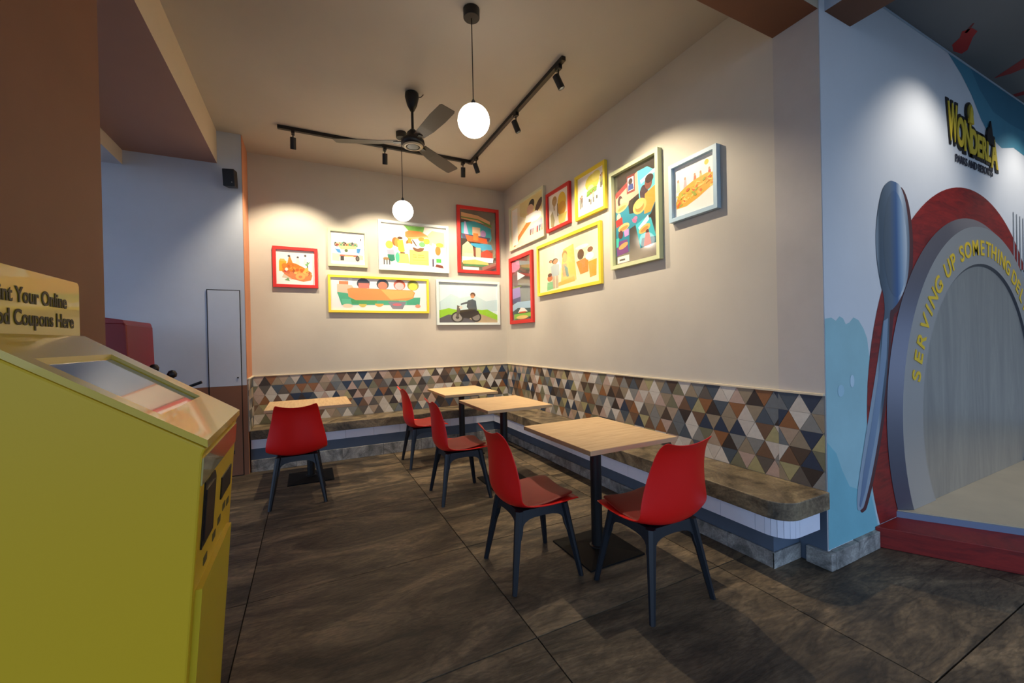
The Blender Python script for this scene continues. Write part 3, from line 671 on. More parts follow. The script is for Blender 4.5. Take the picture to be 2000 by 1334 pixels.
def picture(wall, c0, c1, z0, z1, col, fw, art, label, mirror=False, dep=.035):
    w = c1-c0; h = z1-z0; zc = (z0+z1)/2
    if wall == 'back': root = empty('framed_picture', ((c0+c1)/2, Y, zc), 0)
    else: root = empty('framed_picture', (X, (c0+c1)/2, zc), -PI/2)
    FM = mat('frame_'+col, FC[col], .45)
    a, b_ = w/2, h/2
    mb = MB()
    O = [(-a, -b_), (a, -b_), (a, b_), (-a, b_)]; I = [(-a+fw, -b_+fw), (a-fw, -b_+fw), (a-fw, b_-fw), (-a+fw, b_-fw)]
    for k in range(4):
        n = (k+1) % 4
        q = [O[k], O[n], I[n], I[k]]
        mb.prism(q, -dep, -.002, 'y')
    mb.build('frame', FM, root)
    iw, ih = w-2*fw, h-2*fw
    MB().box(-iw/2, iw/2, -.0122, -.002, -ih/2, ih/2).build('backing', MIRROR if mirror else PAPER, root)
    A = Art(iw*.995, ih*.995); art(A)
    A.mb.build('print', A.mats, root)
    pq = bpy.data.meshes.new('pane'); pq.from_pydata([(-iw/2, -.019, -ih/2), (iw/2, -.019, -ih/2), (iw/2, -.019, ih/2), (-iw/2, -.019, ih/2)], [], [(0, 1, 2, 3)]); pq.materials.append(pane_m); link('pane', pq, root)
    return tag(root, label, 'picture', 'framed pictures on the %s wall' % wall)
picture('back', -.362, .120, 2.063, 2.549, 'red', .036, a_chicken, 'small square red frame with orange fried food on white, leftmost on the back wall')
picture('back', .240, .706, 2.350, 2.818, 'green', .030, a_jeep, 'small pale green frame showing a crowded white jeep full of people')
picture('back', .846, 1.801, 2.335, 2.997, 'white', .034, a_stall, 'large white frame showing a yellow food stall with an orange roof')
picture('back', 1.934, 2.590, 2.357, 3.324, 'red', .045, a_burger, 'tall red frame with mirror background and stacked colourful scene by the corner', True)
picture('back', .231, 1.503, 1.768, 2.239, 'yellow', .028, a_table, 'wide yellow frame showing diners around a long orange table')
picture('back', 1.610, 2.579, 1.605, 2.243, 'white', .034, a_rider, 'white frame showing a rider in a jacket on a black motorcycle')
picture('right', 4.412, 5.395, 2.669, 3.303, 'pale', .030, a_girl, 'pale cream frame high by the corner with an orange swoosh and a dark haired girl')
picture('right', 3.850, 4.356, 2.687, 3.160, 'red', .034, a_wrap, 'small red frame with a yellow figure, high on the right wall')
picture('right', 3.230, 3.742, 2.667, 3.149, 'yellow', .030, a_tree, 'small square yellow frame with a yellow tree and green bench drawing')
picture('right', 3.318, 4.607, 1.930, 2.570, 'yellow', .034, a_crowd, 'wide yellow frame with pale drawing of people around a tall golden figure')
picture('right', 4.743, 5.433, 1.605, 2.566, 'red', .050, a_tower, 'tall red frame with mirror background on the right wall next to the corner', True)
picture('right', 2.528, 3.150, 2.035, 2.969, 'green', .034, a_letter, 'tall pale green frame with a big colourful letter-shaped scene on mirror', True, .05)
picture('right', 1.984, 2.423, 2.300, 2.763, 'blue', .030, a_pasta, 'light blue frame with tiny people on a heap of pasta, nearest the mural', dep=.045)

# ================================================================== MURAL PAINTED ON THE WALL
WY = Y1-.0035
def painted(name, pts, c, k=0, parent=wm, rough=.6, m=None):
    return MB().add([(p[0], WY-.0006*k-.0004, p[1]) for p in pts], [tuple(range(len(pts)))]).build(name, m or mat('mural_paint', c, rough, noise=.1, nscale=2.5), parent)
# lower teal wash with scalloped top
pts = [(X+.001, .108), (3.30, .108), (3.26, .2), (3.22, .35), (3.20, .5), (3.19, .7), (3.19, .9), (3.17, 1.05), (3.21, 1.2), (3.18, 1.34), (3.14, 1.40), (3.08, 1.455), (3.02, 1.472), (2.97, 1.44), (2.93, 1.43), (2.90, 1.465), (2.86, 1.478), (2.82, 1.45), (2.77, 1.47), (X+.001, 1.462)]
painted('painted_wash', pts, (158, 202, 208), 0)
painted('painted_wash', [(X+.001, .108), (3.28, .108), (3.2, .33), (3.16, .36), (3.05, .40), (2.94, .44), (2.86, .55), (2.80, .66), (X+.001, .74)], (124, 188, 200), 1)
MB().lathe([(.03, 0), (.036, .0008)], 24).build('painted_bubble', mat('bubble', (168, 206, 220), .6), wm).matrix_local = Matrix.Translation((2.86, WY-.001, 1.03)) @ Matrix.Rotation(PI/2, 4, 'X')
MB().lathe([(.022, 0), (.024, .0008)], 24).build('painted_bubble', mat('bubble2', (196, 222, 234), .6), wm).matrix_local = Matrix.Translation((2.99, WY-.001, 1.08)) @ Matrix.Rotation(PI/2, 4, 'X') @ Matrix.Scale(1.6, 4, (0, 1, 0))
# upper teal sweep
pts = [(4.45, 3.535), (4.72, 3.43), (4.93, 3.31), (5.13, 3.15), (5.32, 3.05), (5.6, 3.0), (5.9, 3.06), (6.4, 3.02), (8, 3.1), (8, 3.535)]
painted('painted_wash', pts, (74, 142, 166), 0)
painted('painted_wash', [(4.9, 3.535), (5.1, 3.40), (5.4, 3.28), (5.8, 3.26), (8, 3.3), (8, 3.535)], (56, 120, 146), 1)
MB().box(X+.05, 8, WY-.0035, WY, 3.525, 3.54).build('ceiling_strip', mat('pale_strip', (190, 204, 214), .6), wm)
# red painted disc
def circle(cx, cz, r, a0=0, a1=360, n=72): return [(cx+r*math.cos(math.radians(a0+(a1-a0)*i/n)), cz+r*math.sin(math.radians(a0+(a1-a0)*i/n))) for i in range(n if a1-a0 >= 360 else n+1)]
CX, CZ = 4.87, .815
aa = math.degrees(math.asin((CZ-.13)/1.71))
REDW = stone_mat('red_mural_paint', (108, 16, 12), (134, 24, 17), (152, 32, 22), .5, stretch=(1, 1, 6), scale=3, bump=.05, rnd=False, fine=.12)
painted('painted_disc', circle(CX, CZ, 1.71, -aa, 180+aa), (160, 40, 30), 2, m=REDW)
# spoon
def smooth(pts, k=5):
    out = []; n = len(pts)
    for i in range(n):
        p0, p1, p2, p3 = pts[i-1], pts[i], pts[(i+1) % n], pts[(i+2) % n]
        for j in range(k):
            t = j/k
            out.append(tuple(.5*((2*p1[d])+(-p0[d]+p2[d])*t+(2*p0[d]-5*p1[d]+4*p2[d]-p3[d])*t*t+(-p0[d]+3*p1[d]-3*p2[d]+p3[d])*t**3) for d in (0, 1)))
    return out
def grad_mat(name, stops, x0, x1):
    m = bpy.data.materials.new(name); m.use_nodes = True
    n = m.node_tree.nodes; l = m.node_tree.links; b = n['Principled BSDF']; b.inputs['Roughness'].default_value = .55
    t = n.new('ShaderNodeTexCoord'); s = n.new('ShaderNodeSeparateXYZ'); l.new(t.outputs['Object'], s.inputs[0])
    mr = n.new('ShaderNodeMapRange'); mr.inputs[1].default_value = x0; mr.inputs[2].default_value = x1
    l.new(s.outputs[0], mr.inputs[0]); rp = n.new('ShaderNodeValToRGB'); l.new(mr.outputs[0], rp.inputs[0])
    e = rp.color_ramp.elements; e[0].position = stops[0][0]; e[0].color = lin(stops[0][1]); e[1].position = stops[-1][0]; e[1].color = lin(stops[-1][1])
    for p, c in stops[1:-1]: k = e.new(p); k.color = lin(c)
    l.new(rp.outputs[0], b.inputs['Base Color']); return m
SP = grad_mat('spoon_print', [(0, (150, 168, 182)), (.12, (66, 84, 100)), (.42, (92, 110, 128)), (.6, (70, 104, 150)), (.72, (196, 210, 220)), (.88, (150, 166, 180)), (1, (90, 106, 122))], 3.30, 3.785)
sp = [(3.575, 2.392), (3.65, 2.375), (3.72, 2.29), (3.765, 2.14), (3.778, 1.98), (3.755, 1.80), (3.70, 1.68), (3.60, 1.58), (3.52, 1.53), (3.478, 1.50),
      (3.455, 1.3), (3.40, 1.0), (3.30, .7), (3.20, .46), (3.11, .30), (3.075, .275), (3.04, .272), (3.022, .30), (3.03, .40), (3.10, .62), (3.20, .90), (3.30, 1.18), (3.375, 1.42), (3.405, 1.50),
      (3.40, 1.60), (3.355, 1.72), (3.318, 1.86), (3.312, 2.02), (3.345, 2.18), (3.41, 2.32), (3.50, 2.385)]
painted('painted_shadow', smooth([(x+.035+.02*(z > 1.4), z-.02) for x, z in sp]), (84, 44, 46), 3)
painted('painted_spoon', smooth(sp), (0, 0, 0), 4, m=SP)
HN = grad_mat('spoon_handle_print', [(0, (96, 120, 150)), (1, (140, 162, 184))], 3.0, 3.5)
painted('painted_handle', [(3.45, 1.47), (3.42, 1.2), (3.35, .95), (3.24, .66), (3.12, .38), (3.06, .285), (3.045, .30), (3.10, .50), (3.22, .82), (3.33, 1.15), (3.39, 1.45)], (0, 0, 0), 5, m=HN)
SB = grad_mat('spoon_bowl_print', [(0, (70, 86, 98)), (.4, (84, 100, 116)), (.62, (60, 96, 146)), (.78, (130, 160, 190)), (1, (200, 210, 218))], 3.34, 3.74)
painted('painted_bowl', [(3.57+.165*math.cos(t)*(1 if math.sin(t) > 0 else 1.0), 1.97+.36*math.sin(t)) for t in [2*PI*i/32 for i in range(32)]], (0, 0, 0), 5, m=SB)
# fork
FK = mat('fork_print', (150, 158, 166), .5)
for i in range(5):
    x = 5.86+.085*i
    painted('painted_tine', [(x-.016, 1.92), (x+.016, 1.92), (x+.010, 2.46-.01*i), (x-.010, 2.46-.01*i)], (0, 0, 0), 4, m=FK)
painted('painted_fork', [(5.84, 1.95), (6.22, 1.93), (6.26, 1.7), (6.16, 1.52), (6.08, 1.46), (6.3, .4), (6.2, .36), (6.0, 1.46), (5.90, 1.56), (5.83, 1.74)], (0, 0, 0), 4, m=FK)

# lettering sign: logo with emblem above the plate
lg = tag(empty('wall_logo', (4.94, WY, 2.9)), 'yellow and black cut-out lettering sign with small line of text above the red disc', 'sign')
BK = mat('sign_black', (30, 26, 26), .5); YL = mat('sign_yellow', (238, 206, 60), .45)
word = 'WonderLa'; hs = [.30, .24, .25, .21, .19, .19, .20, .26]
xs_ = [4.43, 4.60, 4.735, 4.875, 5.005, 5.11, 5.215, 5.30]; zs_ = [2.845, 2.830, 2.815, 2.815, 2.815, 2.815, 2.812, 2.775]
wd_ = [.185, .145, .15, .135, .11, .115, .09, .17]
for k, (ch, hh, xx, zz, ww) in enumerate(zip('WONDERLA', hs, xs_, zs_, wd_)):
    for off_, mm, nm, dy in ((.042, BK, 'letter_outline', -.004), (.014, YL, 'letter', -.008)):
        t = text_mesh(ch, .36, .002, off_, mm, nm, lg)
        x0 = min(v.co.x for v in t.data.vertices); x1 = max(v.co.x for v in t.data.vertices); y0 = min(v.co.y for v in t.data.vertices); y1_ = max(v.co.y for v in t.data.vertices)
        gx, gz = (ww+.045, hh+.05) if nm == 'letter_outline' else (ww-.010, hh-.004)
        Mx = Matrix.Translation((xx+ww/2-4.94, dy, zz+hh/2-2.9)) @ Matrix.Rotation(PI/2, 4, 'X') @ Matrix.Diagonal((gx/(x1-x0), gz/(y1_-y0), 1, 1)) @ Matrix.Translation((-(x0+x1)/2, -(y0+y1_)/2, 0))
        t.data.transform(Mx)
def flatpoly(pts, y0, y1, m, name, parent, loc=(4.94, 0, 2.9)):
    return MB().prism([(p[0]-loc[0], p[1]-loc[2]) for p in pts], y0, y1, 'y').build(name, m, parent)
flatpoly([(4.845+.075*math.cos(t), 3.14+.085*math.sin(t)) for t in [2*PI*i/20 for i in range(20)]], -.012, -.004, BK, 'emblem_disc', lg)
flatpoly([(4.845+.055*math.cos(t), 3.14+.066*math.sin(t)) for t in [2*PI*i/20 for i in range(20)]], -.018, -.012, mat('emblem_olive', (150, 136, 60), .5), 'emblem_disc', lg)
flatpoly([(4.80, 3.05), (4.89, 3.05), (4.86, 3.17), (4.845, 3.19), (4.83, 3.17)], -.024, -.012, YL, 'emblem_stem', lg)
flatpoly([(5.20, 2.99), (5.37, 2.96), (5.36, 3.03), (5.33, 3.04), (5.31, 3.11), (5.285, 3.17), (5.26, 3.10), (5.235, 3.11), (5.21, 3.06)], -.016, -.006, BK, 'emblem_castle', lg)
for body, x0_, x1_, z0_ in (('PARKS AND RESORTS', 4.572, 5.345, 2.70),):
    t = text_mesh(body, .1, .002, .001, mat('sign_dark_text', (44, 46, 60), .6), 'small_lettering', lg)
    a0 = min(v.co.x for v in t.data.vertices); a1 = max(v.co.x for v in t.data.vertices); b0 = min(v.co.y for v in t.data.vertices); b1 = max(v.co.y for v in t.data.vertices)
    t.data.transform(Matrix.Translation((x0_-4.94, -.006, z0_-2.9)) @ Matrix.Rotation(PI/2, 4, 'X') @ Matrix.Diagonal(((x1_-x0_)/(a1-a0), .062/(b1-b0), 1, 1)) @ Matrix.Translation((-a0, -b0, 0)))

# big steel plate
PCX, PCZ, PR = 4.91, .785, 1.42
STEEL = stone_mat('brushed_steel', (180, 182, 182), (192, 194, 192), (204, 206, 202), .28, stretch=(4, 4, .5), scale=1.4, bump=.02, rnd=False, fine=.03)
STEEL.node_tree.nodes['Principled BSDF'].inputs['Metallic'].default_value = .75
STEELR = mat('steel_ring', (196, 196, 194), .35, metal=.6)
STEELD = mat('steel_rim', (112, 113, 124), .4, metal=.5)
pt = tag(empty('plate_sculpture', (PCX, Y1, 0)), 'huge round steel plate with yellow arc lettering mounted on the red disc', 'wall sculpture')
ZD = .176
def ringpts(r, zmin):
    a = math.degrees(math.asin((PCZ-zmin)/r)); return circle(0, PCZ, r, -a, 180+a, 80)
fr_, bk_ = ringpts(1.42, ZD), ringpts(1.50, ZD)
yF, yB = -.06, -.0078
n = len(fr_)
MB().add([(p[0], yF, p[1]) for p in fr_]+[(p[0], yB, p[1]) for p in bk_], [(i, i+1, i+1+n, i+n) for i in range(n-1)]).build('rim', STEELD, pt, smooth=True)
inn_ = ringpts(1.125, ZD); ri = ringpts(1.105, ZD)
n2 = len(inn_)
MB().add([(p[0], yF, p[1]) for p in fr_]+[(p[0], yF, p[1]) for p in inn_], [(i, i+1, i+1+n, i+n) for i in range(n-1)]).build('ring_face', STEELR, pt)
MB().add([(p[0], yF, p[1]) for p in inn_]+[(p[0], yF+.012, p[1]) for p in ri], [(i, i+1, i+1+n2, i+n2) for i in range(n2-1)]).build('groove', mat('groove_steel', (90, 92, 100), .3, metal=.7), pt, smooth=True)
MB().add([(p[0], yF+.012, p[1]) for p in ri], [tuple(range(n2))]).build('centre_sheet', STEEL, pt)
YT = mat('arc_yellow', (236, 200, 40), .5)
ang = dict(zip(range(22), [166.6, 160.7, 155.2, 148.8, 143.8, 138.7, 132.7, None, 123.5, 118.2, None, 110.2, 104.6, 97.4, 91.1, 85.3, 79.8, 75.1, 70.3, 64.4]))
line = 'SERVING UP SOMETHING'
angs = [ang[i] for i in range(20)]
extra = list(' DELICIOUS'); e0 = 64.4
for k, ch in enumerate(extra): line += ch; angs.append(e0-5.4*(k+.5) if ch != ' ' else None)
for ch, a in zip(line, angs):
    if a is None or ch == ' ': continue
    t = text_mesh(ch, .17, .001, .003, YT, 'letter', pt, 'CENTER')
    th = math.radians(a); r = 1.195
    t.data.transform(Matrix.Translation((r*math.cos(th), yF-.0025, PCZ+r*math.sin(th))) @ Matrix.Rotation(PI/2-th, 4, 'Y') @ Matrix.Rotation(PI/2, 4, 'X'))

# red stepped platform with cream deck
pf = tag(empty('step_platform', (3.24, Y1, 0)), 'low red step with grey sill and cream deck below the steel plate', 'platform')
U = Vector((.51, -.86)); 
def pp(pts): return [(p[0]-3.24, p[1]-Y1) for p in pts]
A0 = Vector((3.238, Y1-.006)); B0 = A0+U*1.9; YW_ = Y1-.006
U2 = Vector((.56, -.83)).normalized()
A1 = Vector((3.525, Y1-.006)); B1 = A1+U2*1.9
MB().prism(pp([tuple(A0), tuple(B0), (8, B0.y), (8, YW_)]), 0, .128, 'z').build('step', REDW, pf, bevel=.003)
MB().prism(pp([tuple(A1), tuple(B1), (7.9, B1.y), (7.9, YW_)]), .1285, .168, 'z').build('sill', mat('sill_grey', (120, 134, 158), .5), pf)
A2 = A1+Vector((.012, 0)); B2 = B1+Vector((.012, 0))
MB().prism(pp([tuple(A2), tuple(B2), (7.9, B2.y), (7.9, YW_)]), .1685, .175, 'z').build('deck', mat('deck_cream', (204, 184, 150), .5, noise=.1, nscale=3), pf)

# chillies painted on the grey ceiling
cg = bpy.data.objects['ceiling.001']
def ceilart(pts, c): MB().add([(p[0], p[1], 3.5385) for p in pts], [tuple(range(len(pts)))]).build('painted_chilli', mat('ceiling_red', c, .6), cg)
ceilart([(4.28, 1.20), (4.36, 1.235), (4.41, 1.29), (4.52, 1.315), (4.62, 1.300), (4.60, 1.262), (4.52, 1.225), (4.44, 1.19), (4.38, 1.150), (4.30, 1.155)], (176, 30, 24))
ceilart([(4.238, 1.135), (4.246, 1.128), (4.31, 1.17), (4.335, 1.19), (4.32, 1.20), (4.29, 1.178)], (120, 26, 22))
ceilart([(5.33, 1.31), (5.24, 1.20), (5.16, 1.10), (5.30, 1.02), (5.36, 1.12), (5.37, 1.22)], (160, 34, 28))
ceilart([(5.86, 1.325), (5.94, 1.325), (6.02, 1.20), (5.98, 1.12), (5.88, 1.22)], (150, 30, 26))

# ================================================================== CEILING FIXTURES
GL = mat('opal_globe', (255, 244, 226), .3, emis=GLOBE_E)
def pendant(x, y, z, label):
    root = tag(empty('pendant_lamp', (x, y, ZC)), label, 'lamp', 'globe pendant lamps')
    MB().lathe([(.052, -.06), (.055, -.056), (.055, 0)], 28).build('canopy', BLACK, root)
    zz = z-ZC
    MB().tube([(0, 0, -.06), (0, 0, zz+.13)], .0035).build('cord', BLACK, root)
    MB().lathe([(.012, zz+.10), (.014, zz+.13), (.006, zz+.145)], 16).build('cap', BLACK, root)
    prof = [(max(.004, .108*math.sin(PI*i/16)), -.108*math.cos(PI*i/16)+zz) for i in range(17)]
    MB().lathe(prof, 32).build('globe', GL, root, smooth=True)
    return root
pendant(1.035, 2.60, 2.868, 'large-looking lit globe lamp hanging nearest the viewer')
pendant(.935, 4.45, 2.782, 'lit globe lamp hanging farther back, in front of the back wall pictures')

tr_ = tag(empty('track_rail', (1.86, 4.80, ZC)), 'black L-shaped lighting track on the ceiling above the tables', 'track')
MB().box(-2.10, .018, -.018, .018, -.035, 0).build('rail', BLACK, tr_)
MB().box(-.018, .018, -2.08, -.018, -.035, 0).build('rail', BLACK, tr_)
MB().box(-.026, .026, -.026, .026, -.038, -.001).build('corner_joint', BLACK, tr_)
LENS = mat('lamp_lens', (255, 236, 200), .3, emis=14)
def head(x, y, zt, dirv, label, power, group='track spotlights', ang=94, blend=.6, col=WARM):
    root = tag(empty('track_spotlight', (x, y, zt)), label, 'spotlight', group)
    d = Vector(dirv).normalized()
    MB().box(-.016, .016, -.03, .03, -.030, 0).build('adapter', BLACK, root)
    MB().tube([(0, 0, -.03), (0, 0, -.075)], .006).build('stem', BLACK, root)
    body = MB().lathe([(.020, -.030), (.024, -.058), (.028, -.056), (.028, .055), (.024, .058)], 20)
    q = Vector((0, 0, -1)).rotation_difference(d)
    o = body.build('lamp_body', BLACK, root); c = Vector((0, 0, -.125))+d*.0
    o.matrix_local = Matrix.Translation(c) @ q.to_matrix().to_4x4()
    o2 = MB().lathe([(.019, -.0335), (.019, -.031)], 20).build('lens', LENS, root); o2.matrix_local = Matrix.Translation(c) @ q.to_matrix().to_4x4()
    L = bpy.data.lights.new('spot', 'SPOT'); L.energy = power; L.color = col; L.spot_size = math.radians(ang); L.spot_blend = blend; L.shadow_soft_size = .018
    lo = bpy.data.objects.new('light', L); COL.objects.link(lo); lo.parent = root
    lo.matrix_local = Matrix.Translation(c+d*.066) @ q.to_matrix().to_4x4()
    return root
HZ = ZC-.036
head(-.10, 4.80, HZ, (-.02, .43, -1), 'black spotlight at the far left end of the track', SPOT_W)
head(.82, 4.80, HZ, (.06, .43, -1), 'black spotlight left of the ceiling fan on the back track', SPOT_W)
head(1.755, 4.80, HZ, (.14, .43, -1), 'black spotlight just left of the track corner', SPOT_W)
head(1.86, 4.62, HZ, (.42, .1, -1), 'black lit spotlight just right of the track corner', SPOT_W)
head(1.86, 3.56, HZ, (.42, -.06, -1), 'black spotlight halfway along the right arm of the track', SPOT_W)
head(1.86, 2.80, HZ, (.45, -.16, -1), 'black lit spotlight nearest the end of the right arm', SPOT_W)
# track above the mural, just outside the picture
tm = tag(empty('track_rail', (4.9, .55, 3.54)), 'black lighting track in front of the mural wall', 'track')
MB().box(-1.6, 1.9, -.018, .018, -.035, 0).build('rail', BLACK, tm)
head(4.00, .55, 3.504, (0, .62, -1), 'spotlight aimed at the mural above the spoon', MURAL_W, ang=100, blend=.8, col=(1, .93, .84))
head(5.95, .55, 3.504, (0, .62, -1), 'spotlight aimed at the mural beyond the lettering', MURAL_W, ang=100, blend=.8, col=(1, .93, .84))

# ceiling fan
fn = tag(empty('ceiling_fan', (.88, 3.70, ZC)), 'black three-blade ceiling fan hanging between the two globe lamps', 'fan')
MB().lathe([(.018, -.165), (.045, -.11), (.062, -.04), (.060, -.008), (.05, 0)], 28).build('canopy', BLACK, fn, smooth=True)
MB().tube([(0, 0, -.15), (0, 0, -.34)], .012, 12).build('rod', BLACK, fn)
MB().lathe([(.016, -.325), (.05, -.36), (.062, -.40), (.10, -.425), (.105, -.455), (.09, -.478)], 32).build('motor_housing', BLACK, fn, smooth=True)
ring = MB(); vs = []; fs = []; sg = 32
for i in range(sg):
    a = 2*PI*i/sg
    for r, z in ((.088, -.474), (.090, -.482), (.066, -.490), (.060, -.484)): vs.append((r*math.cos(a), r*math.sin(a), z))
for i in range(sg):
    k = (i+1) % sg
    for j in range(4): fs.append((i*4+j, k*4+j, k*4+(j+1) % 4, i*4+(j+1) % 4))
ring.add(vs, fs).build('cover_ring', mat('ring_cream', (190, 176, 146), .4), fn, smooth=True)
MB().lathe([(.052, -.486), (.062, -.474)], 24).build('bottom_cap', BLACK, fn)
for a in (-80, 40, 160):
    mb = MB(); vs = []
    for r, w in ((.13, .045), (.30, .060), (.50, .068), (.66, .064), (.68, .055)):
        for s, zz in ((-1, .012), (1, -.012)):
            vs.append((r, s*w, -.442+zz*(w/.06)-.010*(r > .2)))
    n = len(vs)//2
    fs = [(2*i, 2*i+1, 2*i+3, 2*i+2) for i in range(n-1)]
    bl = MB().add(vs, fs).build('blade', mat('fan_blade', (62, 54, 46), .5), fn)
    m = bl.modifiers.new('t', 'SOLIDIFY'); m.thickness = .004; bl.rotation_euler = (0, 0, math.radians(a))
    br = MB().box(.09, .17, -.018, .018, -.452, -.444).build('bracket', BLACK, bl)
MB().tube([(.045, 0, -.03), (.08, -.01, -.025), (.10, -.02, -.002)], .004).build('wire', BLACK, fn)

# wall speaker
spk = tag(empty('wall_speaker', (-.685, YC, 3.10)), 'small black box speaker high on the grey blue wall', 'speaker')
bx_ = MB().prism([(-.055, -.05), (.055, -.05), (.045, .055), (-.045, .055)], -.085, .085, 'z').build('cabinet', BLACK, spk, bevel=.006)
bx_.matrix_local = Matrix.Translation((0, -.115, 0)) @ Matrix.Rotation(math.radians(-14), 4, 'Z') @ Matrix.Rotation(math.radians(6), 4, 'X')
MB().tube([(0, -.004, 0), (0, -.07, 0)], .010).box(-.02, .02, -.006, 0, -.03, .03).build('bracket', BLACK, spk)
MB().lathe([(.004, 0), (.0045, .002)], 12).build('badge', mat('badge_silver', (190, 190, 190), .3, metal=.8), spk).matrix_local = Matrix.Translation((.018, -.175, -.055)) @ Matrix.Rotation(PI/2, 4, 'X')
MB().tube([(-.06, -.004, .10), (-.03, -.02, .07), (-.02, -.06, .02)], .003).build('cable', BLACK, spk)

# ================================================================== KIOSK
KX0, KX1, KY0, KY1 = -.74, -.256, 1.391, 1.974
KYM = mat('kiosk_yellow', (220, 178, 34), .38, spec=.4); KYT = mat('kiosk_top', (216, 180, 56), .25, coat=.4)
KB = mat('kiosk_black', (14, 12, 10), .3)
kk = tag(empty('ticket_kiosk', (-.5, 1.68, 0)), 'tall yellow self-service kiosk with a sloping touch screen in the left foreground', 'kiosk')
ox, oy = -.5, 1.68
sl = .67
def ztop(x): return 1.12+sl*(KX1-x)
D = .022
prof = [(KX0, 0), (KX0, 1.43), (-.715, ztop(-.715)-D), (KX1-.004, 1.12-D), (KX1-.012, 1.12-D-.02), (-.352, 0)]
MB().prism([(p[0]-ox, p[1]) for p in prof], KY0-oy, KY1-oy, 'y').build('cabinet', KYM, kk, bevel=.006)
# top bezel ring around the screen
def onk(x, y, dz=0): return (x-ox, y-oy, ztop(x)+dz)
SX0, SX1, SY0, SY1 = -.612, -.366, 1.440, 1.885
def slab_top(x0, x1, y0, y1, top, bot, m, name, **k):
    vs = [onk(x, y, d) for d in (bot, top) for y in (y0, y1) for x in (x0, x1)]
    return MB().add(vs, [(0, 2, 3, 1), (4, 5, 7, 6), (0, 1, 5, 4), (2, 6, 7, 3), (0, 4, 6, 2), (1, 3, 7, 5)]).build(name, m, kk, **k)
bz = MB()
for (x0, x1, y0, y1) in ((-.71, SX0, KY0, KY1), (SX1, KX1, KY0, KY1), (SX0, SX1, KY0, SY0), (SX0, SX1, SY1, KY1)):
    vs = [onk(x, y, d) for d in (-D+.001, 0) for y in (y0, y1) for x in (x0, x1)]
    bz.add(vs, [(0, 2, 3, 1), (4, 5, 7, 6), (0, 1, 5, 4), (2, 6, 7, 3), (0, 4, 6, 2), (1, 3, 7, 5)])
bz.build('screen_bezel', KYT, kk)
slab_top(SX0, SX1, SY0, SY1, -D+.004, -D+.001, KB, 'screen_gasket')
slab_top(SX0+.004, SX1-.004, SY0+.006, SY1-.012, -D+.007, -D+.0045, mat('screen_glass', (74, 78, 86), .12, coat=1), 'touch_screen')
# header sign
hd = MB().prism([(KY0-oy, 1.425), (KY1+.016-oy, 1.425), (KY1+.016-oy, 1.60), (KY1+.012-oy, 1.607), (KY1+.004-oy, 1.612), (KY0-oy, 1.612)], KX0+.002-ox, KX0+.012-ox, 'x')
hd.build('header_sign', mat('sign_face_yellow', (206, 178, 56), .3, coat=.5), kk)
for body, yend, zb, hgt in (('Print Your Online', 1.903, 1.516, .044), ('Food Coupons Here', 1.945, 1.452, .044)):
    t = text_mesh(body, .062, .0006, .0012, mat('sign_text', (60, 52, 30), .6), 'lettering', kk, 'RIGHT')
    t.data.transform(Matrix.Translation((KX0+.0135-ox, yend-oy, zb)) @ Matrix.Rotation(PI/2, 4, 'Z') @ Matrix.Rotation(PI/2, 4, 'X') @ Matrix.Diagonal((.86, 1, 1, 1)))
# front details
def fx(z): return KX1-.012+(.352-KX1*-1-.012+.012)*0 + ( (KX1-.012)-(-.352) )*0 + ((-.352)-(KX1-.012))*((1.078-z)/1.078)
def fpatch(y0, y1, z0, z1, d0, d1, m, name, pts=None):
    pts = pts or [(y0, z0), (y1, z0), (y1, z1), (y0, z1)]
    n = len(pts); vs = [(fx(z)+d-ox, y-oy, z) for d in (d0, d1) for y, z in pts]
    return MB().add(vs, [tuple(range(n)), tuple(range(2*n-1, n-1, -1))]+[(i, (i+1) % n, (i+1) % n+n, i+n) for i in range(n)]).build(name, m, kk)
fpatch(1.442, 1.585, .80, .995, -.002, .004, KB, 'card_slot', [(1.442, .80), (1.60, .80), (1.60, .965), (1.575, .99), (1.442, .99)])
fpatch(1.455, 1.57, .82, .965, .004, .007, mat('slot_inner', (40, 24, 20), .3), 'slot_window')
fpatch(1.715, 1.90, .85, .925, -.002, .004, KB, 'receipt_slot')
fpatch(1.395, 1.97, .995, 1.07, -.001, .003, mat('kiosk_gloss_band', (186, 166, 96), .15, coat=.8), 'gloss_band')
fpatch(1.42, 1.90, .02, .70, 0, .016, mat('kiosk_door', (214, 184, 36), .35), 'lower_door')
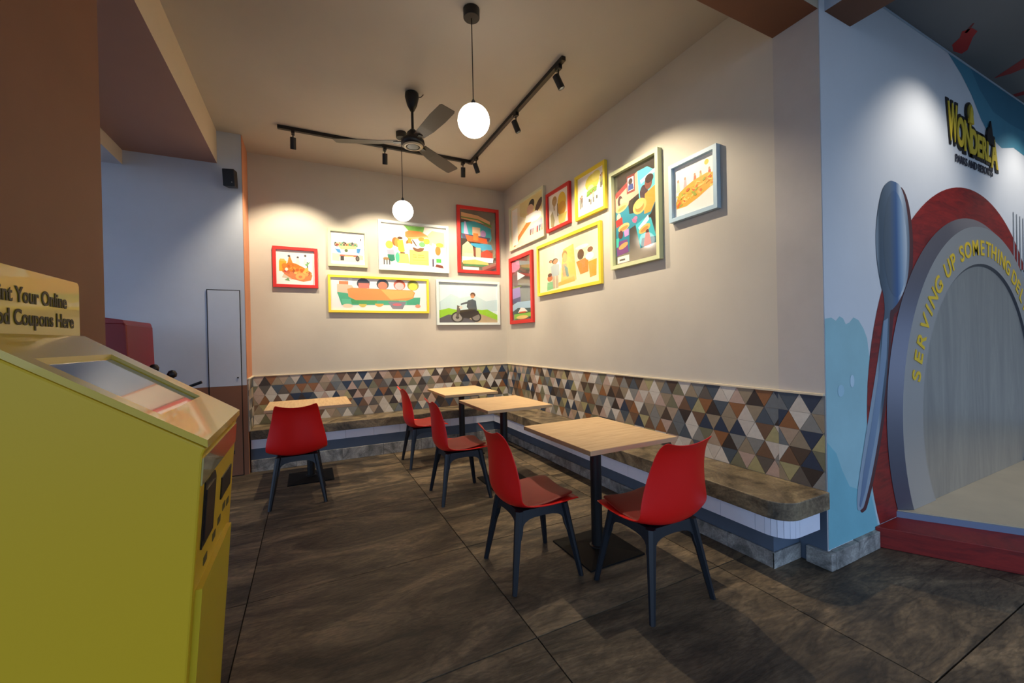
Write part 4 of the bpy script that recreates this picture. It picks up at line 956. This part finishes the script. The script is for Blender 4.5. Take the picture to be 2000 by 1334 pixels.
for i, (yy, zz) in enumerate([(1.62, .76), (1.70, .78), (1.78, .80), (1.86, .79), (1.50, .74)]):
    fpatch(yy, yy+.045, zz-.012, zz+.012, -.001, .0018, mat('scuff', (90, 76, 34), .6), 'decal')
MB().tube([(fx(.955)-ox, 1.99-oy, .955), (fx(.94)-ox, 1.99-oy, .94)], .002).build('seam_pin', KB, kk)

# ================================================================== RED CART BEHIND THE PILLAR
ct = tag(empty('delivery_cart', (-1.62, 4.35, 0)), 'red box-shaped cart with black knobs behind the pillar, against the grey blue wall', 'cart')
RB = mat('red_box', (128, 6, 6), .45)
bp = [(-.36, .72), (.36, .72), (.392, .80), (.400, 1.25), (.392, 1.55), (.370, 1.585), (.22, 1.610), (-.36, 1.612)]
MB().prism(bp, -.30, .30, 'y').build('box', RB, ct, bevel=.015)
MB().prism([(-.36, 1.575), (.385, 1.560), (.375, 1.590), (.22, 1.616), (-.36, 1.618)], -.305, .305, 'y').build('lid', mat('red_lid', (140, 8, 10), .4), ct, bevel=.004)
MB().box(.115, .122, -.304, -.30, .74, 1.50).build('seam', mat('seam_dark', (70, 6, 8), .5), ct)
MB().box(.105, .125, -.312, -.302, 1.50, 1.54).build('latch', mat('latch_white', (220, 216, 206), .4), ct)
for px, pz in ((.485, 1.205), (.60, 1.15)):
    MB().lathe([(.006, -.034), (.030, -.018), (.034, .006), (.022, .030), (.006, .036)], 18, (px, -.05, pz)).build('knob', BLACK, ct, smooth=True)
    MB().tube([(px, -.05, pz-.03), (px-.03, -.05, .95)], .008).build('knob_stem', BLACK, ct)
MB().box(.36, .64, -.10, 0, .93, .955).build('shelf', BLACK, ct)
MB().tube([(.60, -.05, .955), (.72, -.05, 1.045), (.80, -.05, 1.075)], .012).build('handle_bar', BLACK, ct)
for px in (-.30, .30):
    for py in (-.24, .24): MB().tube([(px, py, .72), (px, py, .06)], .014).build('leg', BLACK, ct)
for px in (-.30, .30):
    for py in (-.24, .24):
        w = MB().lathe([(.05, -.012), (.055, 0), (.05, .012)], 18).build('wheel', BLACK, ct); w.matrix_local = Matrix.Translation((px, py, .055)) @ Matrix.Rotation(PI/2, 4, 'X')
